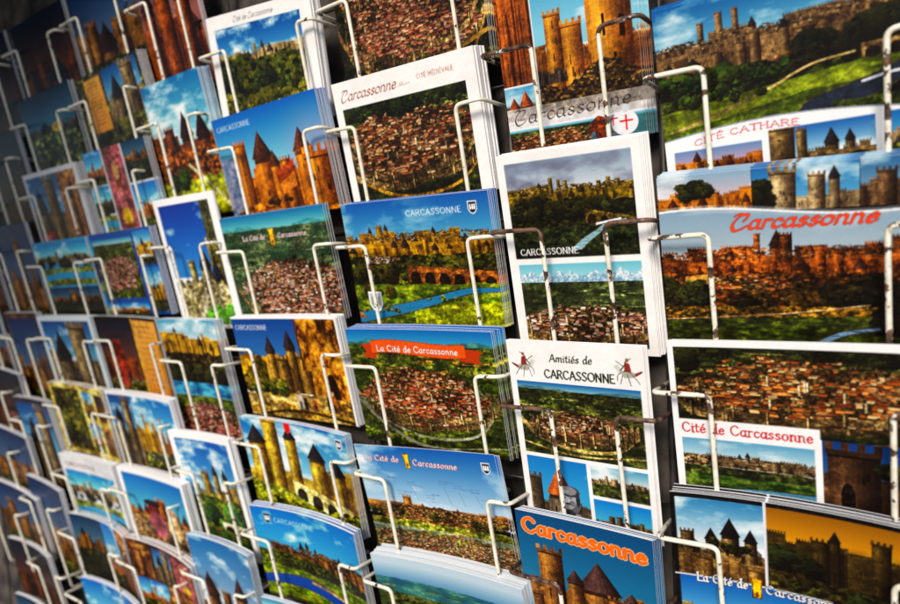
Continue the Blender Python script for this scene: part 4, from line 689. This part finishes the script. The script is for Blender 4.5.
# id: painter, u, w, width, height, roll, bend(mm, middle further back), stack copies, card thickness, fan (dx,dz per card), label
L_, P_ = (150, 105), (105, 150)
CARDS = [
 ('A0', A0, -134, 147, 152, 107, 1.0, 2, 3, .8, (.3, 1.2), 'postcard of castle hill and path above white strip reading CITÉ CATHARE'),
 ('A2', A2, -134, 45, 152, 107, -1.0, 3, 5, .7, (.3, .7), 'grey skied postcard with orange script title over a red lit walled city'),
 ('A3', A3, -131, -58, 152, 107, 0, 2, 4, .9, (.4, -.2), 'white framed postcard with red serif title between three pictures, right column'),
 ('A4', A4, -132, -157, 152, 107, -1, 7, 5, .7, (.4, .6), 'postcard with yellow sunset picture and pale title with small tower, lowest at right'),
 ('B0', B0, -252, 227, 105, 150, -.5, 0, 6, .8, (.8, 0), 'upright collage postcard with grey script title and mounted knight in white'),
 ('B1', B1, -252, 74, 108, 150, -.2, 0, 5, .8, (.8, .3), 'upright white framed postcard of yellow castle above snowy mountains and pink town'),
 ('B2', B2, -250, -61, 104, 150, -.9, 0, 3, .6, (.5, .2), 'upright postcard headed with dark brush writing between two small red winged riders'),
 ('B3', B3, -249, -190, 105, 150, -1.4, 1, 5, .8, (.8, .2), 'upright postcard of brown castle under big outlined orange title, bottom row'),
 ('C0', C0, -411, 260, 150, 107, -1.0, 0, 5, .9, (.8, 0), 'aerial postcard of pink roofed town cut off by the top of the photo'),
 ('C1', C1, -414, 157, 147, 107, .3, 0, 7, 1.1, (.4, 0), 'white framed postcard with brown script title above an aerial town view'),
 ('C2', C2, -412, 53, 152, 107, -.8, 0, 5, .9, (.7, .2), 'postcard of yellow castle, arched bridge and blue river with small silver shield'),
 ('C3', C3, -415, -56, 152, 107, .1, 2, 6, .8, (1.4, .5), 'postcard of red roofed town under an orange ribbon banner title'),
 ('C4', C4, -413, -160, 148, 107, 3.6, 1, 3, .7, (1.2, -.6), 'blue skied postcard of long town skyline with tiny captions and a dark shield'),
 ('C5', C5, -401, -258, 155, 107, 2.0, 4, 8, 1.4, (.3, .2), 'thick white edged postcard of hazy blue hills, bottom edge of the photo'),
 ('D0', D0, -584, 255, 150, 107, -4.5, 0, 6, 1.0, (.4, 0), 'tilted white framed postcard of pale castle above dark green bushes'),
 ('D1', D1, -587, 154, 152, 107, 1.7, 0, 7, 1.2, (.5, 0), 'postcard of glowing orange castle with pointed towers under plain blue sky'),
 ('D2', D2, -585, 54, 151, 107, .7, 0, 3, .8, (.4, .2), 'hazy aerial postcard of pink town and teal fields with pale title and orange tower'),
 ('D3', D3, -579, -47, 152, 107, .5, 1.5, 7, 1.2, (.2, 0), 'postcard of golden castle walls with walking people and thick white edge'),
 ('D4', D4, -576, -150, 151, 107, -1.5, 4, 5, .9, (.6, 0), 'postcard of yellow towers and pale arched bridge with small red shield at the top'),
 ('D5', D5, -570, -244, 149, 107, -.4, 7, 5, 1.1, (.2, .2), 'curved postcard of brown castle over green bank and deep blue river'),
 ('D6', C6, -562, -341, 149, 107, 0, 5, 3, 1.1, (.2, .1), 'postcard of which only a white curved top edge shows at the bottom edge'),
 ('E0', E0, -716, 338, 105, 150, 1, 0, 4, 1, (.6, 0), 'dark postcard of glowing red towers cut off at the top, left of centre'),
 ('E1', E1, -712, 210, 108, 150, 1.3, 0, 6, 1.2, (.8, 0), 'upright postcard of cloudy blue sky, rust towers and bright green slope'),
 ('E2', E2, -706, 84, 112, 150, .4, 0, 2, 1.0, (.3, 0), 'upright white framed postcard of deep blue sky over grey green castle'),
 ('E3', E3, -716, -51, 108, 150, .1, 2, 6, 1.1, (.5, 0), 'upright two picture postcard with golden castle above a pink town'),
 ('E4', E4, -712, -180, 115, 150, 1, 3, 5, 1.0, (.6, 0), 'upright white framed postcard of tan castle, white clouds and green trees'),
 ('E5', E5, -690, -299, 110, 150, -1.5, 4, 4, 1.2, (.3, 0), 'upright postcard of brown pointed towers in blurred bottom row'),
 ('F_1', F_1, -862, 352, 145, 105, 1, 0, 2, 1, (.5, 0), 'dim blue skied postcard cut off at the top beside the red tower card'),
 ('F0', F0, -857, 247, 143, 105, 3.2, 0, 6, 1, (.4, 0), 'blurred postcard with parchment scroll beside a blue skied castle'),
 ('F1', F1, -856, 156, 143, 105, .9, 0, 4, 1, (.5, 0), 'blurred collage postcard with pink figure panel in its middle'),
 ('F2', F2, -862, 55, 145, 105, .6, 0, 4, 1.2, (.5, 0), 'blurred deep blue collage postcard with round green town picture'),
 ('F3', F3, -862, -48, 142, 105, -1, 4, 4, 1.2, (.4, 0), 'blurred dark postcard with tall yellow parchment panel of writing'),
 ('F4', F4, -850, -144, 148, 105, -.2, 3, 5, 1.4, (.3, 0), 'blurred white edged postcard of yellow and stone towers below the parchment card'),
 ('F5', F5, -836, -240, 145, 105, -.9, 3, 4, 1.6, (.3, 0), 'blurred white framed postcard of person in dark hat under blue sky'),
 ('F6', F6, -830, -332, 143, 105, -3.1, 7, 4, 1.6, (.3, 0), 'curved brown collage postcard with small dull pink panel in the bottom row'),
 ('G_1', G_1, -1025, 350, 150, 105, 1, 0, 2, 1, (.5, 0), 'nearly black postcard at the top left corner'),
 ('G0', G0, -1025, 250, 150, 105, 1, 0, 4, 1, (.4, 0), 'dark postcard of dim castle near the top left corner'),
 ('G2', G2, -1028, 149, 152, 105, .3, 0, 6, 1.6, (.4, 0), 'blurred grey edged postcard of stone towers with small red block'),
 ('G3', G3, -1018, 53, 152, 105, .6, 1, 2, 1, (.4, 0), 'blurred pale blue edged postcard of river and castle beside deep blue collage'),
 ('G4', G4, -1024, -50, 152, 105, .5, 1, 5, 1.4, (.4, 0), 'blurred pale framed postcard of stone towers under blue sky'),
 ('G5', G5, -1008, -143, 150, 105, -1.2, 5, 4, 1.6, (.4, 0), 'curved yellow edged collage postcard of small pictures'),
 ('G6', G6, -994, -244, 146, 105, .7, 2, 5, 1.6, (.4, 0), 'blurred grey white framed postcard with faint mauve title'),
 ('G7', G7, -980, -328, 144, 105, -2, 8, 4, 1.4, (.3, 0), 'strongly curved postcard of blue sky and dark castle in the lower left'),
 ('G8', G8, -960, -416, 142, 105, -1.6, 7, 4, 1.2, (.3, 0), 'curved blue postcard just showing at the bottom edge, lower left'),
 ('H0', H0, -1150, 352, 105, 150, 1, 0, 2, 1, (.4, 0), 'faint dark upright postcard in the upper left corner'),
 ('H2', H2, -1145, 215, 105, 150, 1, 0, 4, 1, (.4, 0), 'black blue upright postcard near the left edge, upper part'),
 ('H3', H3, -1140, 85, 105, 150, 0, 0, 3, 1, (.4, 0), 'dim blue skied upright postcard near the left edge, middle'),
 ('H4', H4, -1134, -45, 108, 150, .3, 1, 4, 1.4, (.4, 0), 'brown framed upright postcard near the left edge, white top edge'),
 ('H5', H5, -1130, -173, 112, 150, .2, 2, 4, 1.4, (.4, 0), 'dark edged upright postcard of stone towers near the left edge'),
 ('H6', H6, -1108, -292, 106, 150, -5, 2, 3, 1.4, (.4, 0), 'tilted dusky upright postcard low near the left edge'),
 ('I3', I3, -1300, 60, 140, 105, 0, 1, 2, 1.2, (.4, 0), 'dim nearly black postcard cut by the left edge of the photo, above the middle'),
 ('I4', I4, -1300, -42, 140, 105, 0, 1, 2, 1.2, (.4, 0), 'dim golden postcard cut by the left edge of the photo, at mid height'),
 ('I5', I5, -1250, -128, 148, 105, -4, 2, 3, 1.4, (.4, 0), 'dark postcard with pale top edge cut by the left edge, below mid height'),
 ('I6', I6, -1240, -225, 148, 105, -4, 2, 3, 1.4, (.4, 0), 'golden brown postcard with pale top edge cut by the left edge, lower left'),
 ('I7', I7, -1232, -318, 150, 105, -4, 4, 3, 1.4, (.4, 0), 'curved brown postcard with pale top edge cut by the left edge, near the bottom'),
 ('H7', H7, -1200, -409, 140, 105, -1.3, 6, 3, 1.4, (.4, 0), 'curved dark postcard with blue white edge in the bottom left corner'),
 ('H8', H8, -1191, -500, 110, 105, .5, 4, 2, 1.4, (.4, 0), 'lowest dark curved postcard in the bottom left corner'),
]
PPM = {'A': 2.2, 'B': 2.0, 'C': 1.8, 'D': 1.5, 'E': 1.2, 'F': .9, 'G': .8, 'H': .7, 'I': .6}
rj = random.Random(3)
for n, (cid, fn, u, w, wd, h, roll, bend, ncopy, th, fan, label) in enumerate(CARDS):
    me = card_mesh('postcard_' + ('upright' if h > wd else 'wide'), wd, h, fn, PPM[cid[0]], bend, th, n + 11)
    o = link(bpy.data.objects.new('postcard', me)); o['label'] = label; o['category'] = 'postcard'; o['group'] = 'front postcards of the rack pockets'
    place(o, u, w, 0, wd, h, roll)
    for k in range(ncopy):
        c = o.copy(); link(c)
        c['label'] = ('copy stacked behind the ' + label)
        words = c['label'].split(); c['label'] = ' '.join(words[:16]); c['group'] = 'postcards stacked behind card: ' + ' '.join(label.split()[:9])
        q = k + 1; dep = (dep if k else 0) + th + rj.choice((.05, .1, .2, .9)); jj = rj.choice((.3, .5, 1.1)); place(c, u + fan[0] * q + rj.uniform(-jj, jj), w + fan[1] * q + rj.uniform(-.5, .35) - .2, dep, wd, h, roll + rj.uniform(-.25, .25))

# ------------------------------------------------------------------ the rack
def tube(me_name, paths, r, mat, seg=8, parent=None, name='wire', loc=None):
    vs, fs = [], []
    for path in paths:
        P = [Vector(p) for p in path]; N = len(P); up = None; start = len(vs)
        for i, p in enumerate(P):
            d = (P[min(i + 1, N - 1)] - P[max(i - 1, 0)]).normalized()
            if up is None: up = d.orthogonal().normalized()
            up = (up - d * up.dot(d)).normalized(); s = d.cross(up)
            rr = r * (.35 if i in (0, N - 1) else 1)
            for k in range(seg): a = 2 * math.pi * k / seg; vs.append((p + (up * math.cos(a) + s * math.sin(a)) * rr) / 1000)
        for i in range(N - 1):
            for k in range(seg): a = start + i * seg + k; b = start + i * seg + (k + 1) % seg; fs.append((a, b, b + seg, a + seg))
        fs.append(tuple(start + k for k in range(seg))[::-1]); fs.append(tuple(start + (N - 1) * seg + k for k in range(seg)))
    me = bpy.data.meshes.new(me_name); me.from_pydata(vs, [], fs); me.polygons.foreach_set('use_smooth', [True] * len(fs)); me.materials.append(mat)
    o = link(bpy.data.objects.new(name, me))
    if parent: o.parent = parent
    return o
def fillet(pts, r, n=5):
    out = [Vector(pts[0])]
    for i in range(1, len(pts) - 1):
        a, b, c = Vector(pts[i - 1]), Vector(pts[i]), Vector(pts[i + 1]); rr = min(r, (a - b).length * .45, (c - b).length * .45)
        p, q = b + (a - b).normalized() * rr, b + (c - b).normalized() * rr
        for k in range(n + 1): t = k / n; out.append(p * (1 - t) ** 2 + b * 2 * t * (1 - t) + q * t * t)
    out.append(Vector(pts[-1])); return out
def ends(path, r):   # rounded caps
    a = path[0] + (path[0] - path[1]).normalized() * r * .5; b = path[-1] + (path[-1] - path[-2]).normalized() * r * .5
    return [a] + path + [b]

rack = link(bpy.data.objects.new('postcard_rack', None)); rack['label'] = 'wire postcard rack with chipped white prongs holding rows of cards'; rack['category'] = 'display rack'
rack.matrix_world = ROOT
RM = ROOT
# columns: left/right edge, prong positions, rows (bend height), length of prong
def dr(k, w): return k * (60 - w) / 100            # the far columns drift with height
COLS = {
 'A': dict(l=-138, r=18, pl=-103, pr=-11, rows=[211, 108, 8, -91, -187], L=100, dr=0, worn=.0),
 'B': dict(l=-256, r=-141, pl=-215, pr=-167, rows=[148, 20, -110, -238], L=135, dr=1, worn=1),
 'C': dict(l=-418, r=-260, pl=-384, pr=-280, rows=[221, 118, 17, -88, -185, -283], L=104, dr=3, worn=0),
 'D': dict(l=-590, r=-428, pl=-547, pr=-446, rows=[218, 124, 21, -79, -177, -275], L=104, dr=2.5, worn=0),
 'E': dict(l=-716, r=-602, pl=-672, pr=-617, rows=[298, 166, 32, -97, -223, -345], L=132, dr=4, worn=0),
 'F': dict(l=-866, r=-728, pl=-822, pr=-732, rows=[318, 217, 122, 24, -78, -175, -271, -365], L=104, dr=4, worn=0),
 'G': dict(l=-1034, r=-874, pl=-985, pr=-893, rows=[318, 217, 118, 22, -80, -175, -274, -360, -450], L=104, dr=6, worn=0),
 'H': dict(l=-1152, r=-1042, pl=-1112, pr=-1060, rows=[310, 178, 45, -82, -208, -330, -430], L=132, dr=6, worn=0),
 'I': dict(l=-1305, r=-1165, pl=-1262, pr=-1175, rows=[320, 218, 118, 20, -80, -168, -262, -360], L=104, dr=6, worn=0),
}
yF = -4.2
rp = random.Random(11)
for cn, c in COLS.items():
    mat = M_WORN if c['worn'] else M_WIRE
    for k, w in enumerate(c['rows']):
        d = dr(c['dr'], w); paths = []
        for side, e, px in ((-1, c['l'], c['pl']), (1, c['r'], c['pr'])):
            j = rp.uniform(-1.5, 1.5); ww = 0 + rp.uniform(-1.2, 1.2); ex = e + side * (1.5)
            top = Vector((ex + d, 0, 0)) - NB * 3.6; pv = Vector((px + d + j, 0, ww)) - NB * 4.0
            back = Vector((ex + d + side * 1, 34, -1))
            bottom = pv - V * c['L']; bb = bottom + Vector((0, 10, -1))
            paths.append(ends(fillet([back, top, pv, bottom, bb + Vector((0, 14, 0))], 5.5), 1.5))
        lo = [Vector((c['pl'] + d, 0, 0)) - NB * 4 - V * c['L'] + Vector((0, 20, 1)), Vector((c['pr'] + d, 0, 0)) - NB * 4 - V * c['L'] + Vector((0, 20, 1))]
        o = tube('pocket_wire', paths + [lo], 1.62, M_WORN if c['worn'] else M_CHIP if cn == 'A' else M_WIRE, parent=rack, name='pocket_wire'); o.location = (0, 0, w / 1000)
# dark uprights and ring bars behind the cards
for x in (26, -140, -258, -422, -594, -720, -870, -1038, -1158, -1312):
    tube('upright', [[(x, 36, -640), (x, 36, 0), (x, 36, 460)]], 3, M_ROD, parent=rack, name='upright')
for z in range(-600, 460, 105): tube('crossbar', [[(28, 40, z), (-600, 40, z), (-1320, 40, z)]], 2, M_ROD, parent=rack, name='crossbar')
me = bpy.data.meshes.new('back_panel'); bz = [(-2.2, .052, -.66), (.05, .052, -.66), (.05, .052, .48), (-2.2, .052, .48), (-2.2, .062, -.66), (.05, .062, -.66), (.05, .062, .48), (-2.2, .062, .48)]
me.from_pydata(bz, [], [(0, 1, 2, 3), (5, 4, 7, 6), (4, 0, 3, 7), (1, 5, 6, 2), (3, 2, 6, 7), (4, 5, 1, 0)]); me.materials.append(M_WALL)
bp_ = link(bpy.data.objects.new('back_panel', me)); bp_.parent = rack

# ------------------------------------------------------------------ setting: wall behind and pavement
def quad(name, pts, mat):
    me = bpy.data.meshes.new(name); me.from_pydata(pts, [], [tuple(range(len(pts)))]); me.materials.append(mat); o = link(bpy.data.objects.new(name, me)); o['kind'] = 'structure'; return o
quad('ground', [(-60, -60, 0), (60, -60, 0), (60, 60, 0), (-60, 60, 0)], M_FLOOR)
def slab(name, x0, x1, y0, y1, z0, z1, mat):
    me = bpy.data.meshes.new(name); v = [(x, y, z) for z in (z0, z1) for y in (y0, y1) for x in (x0, x1)]
    me.from_pydata(v, [], [(0, 2, 3, 1), (4, 5, 7, 6), (0, 1, 5, 4), (2, 6, 7, 3), (0, 4, 6, 2), (1, 3, 7, 5)]); me.materials.append(mat); return link(bpy.data.objects.new(name, me))
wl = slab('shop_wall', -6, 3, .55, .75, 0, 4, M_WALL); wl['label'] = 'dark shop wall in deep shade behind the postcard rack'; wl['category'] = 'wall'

aw = bpy.data.meshes.new('shade_blocker'); ax0, ax1 = -4.5, -.57  # added canopy, out of view, there to shade the upper left cards
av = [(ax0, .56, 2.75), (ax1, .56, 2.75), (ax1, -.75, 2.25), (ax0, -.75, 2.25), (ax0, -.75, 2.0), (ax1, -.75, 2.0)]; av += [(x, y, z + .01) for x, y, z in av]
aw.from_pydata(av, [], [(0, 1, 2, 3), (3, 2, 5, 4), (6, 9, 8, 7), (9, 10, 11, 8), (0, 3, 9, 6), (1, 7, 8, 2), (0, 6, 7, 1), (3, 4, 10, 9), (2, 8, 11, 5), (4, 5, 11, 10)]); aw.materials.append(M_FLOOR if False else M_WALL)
ao = link(bpy.data.objects.new('shade_blocker', aw)); ao['label'] = 'added shade-casting awning above the far end of the postcard rack'; ao['category'] = 'blocker'

# ------------------------------------------------------------------ camera
yaw, pitch, roll = 0.6185362, -0.0630342, -0.0509534
ca, sa, cb, sb = math.cos(yaw), math.sin(yaw), math.cos(pitch), math.sin(pitch)
f = Vector((-sa * cb, ca * cb, sb)); r0 = Vector((ca, sa, 0)); u0 = r0.cross(f); cc, ss = math.cos(roll), math.sin(roll)
r1 = r0 * cc + u0 * ss; u1 = -r0 * ss + u0 * cc
cam = bpy.data.cameras.new('camera'); co = link(bpy.data.objects.new('camera', cam))
co.matrix_world = ROOT @ Matrix(((r1.x, u1.x, -f.x, 0), (r1.y, u1.y, -f.y, -.42016), (r1.z, u1.z, -f.z, 0), (0, 0, 0, 1)))
cam.sensor_width = 36; cam.lens = 657.43 / 900 * 36; cam.clip_start = .01; cam.clip_end = 500
cam.dof.use_dof = True; cam.dof.focus_distance = .48; cam.dof.aperture_fstop = 5.0
SC.camera = co

# ------------------------------------------------------------------ light
SUN_EL, SUN_AZ = 44, 18      # azimuth from -Y (behind the camera), positive to the right
wd_ = bpy.data.worlds.new('World'); SC.world = wd_; wd_.use_nodes = True; nt = wd_.node_tree
sk = nt.nodes.new('ShaderNodeTexSky'); sk.sky_type = 'NISHITA'; sk.sun_disc = False; sk.sun_elevation = R(SUN_EL); sk.sun_rotation = R(180 - SUN_AZ)
bg = nt.nodes['Background']; bg.inputs['Strength'].default_value = .08; nt.links.new(sk.outputs[0], bg.inputs['Color'])
sun = bpy.data.lights.new('sun', 'SUN'); sun.energy = 3.1; sun.angle = R(18); sun.color = (1, .90, .78)
so = link(bpy.data.objects.new('sun', sun))
dirv = Vector((math.sin(R(SUN_AZ)) * math.cos(R(SUN_EL)), -math.cos(R(SUN_AZ)) * math.cos(R(SUN_EL)), math.sin(R(SUN_EL))))
so.rotation_euler = dirv.to_track_quat('Z', 'Y').to_euler()
SC.view_settings.view_transform = 'Standard'; SC.view_settings.look = 'None'; SC.view_settings.exposure = .33; SC.view_settings.gamma = 1
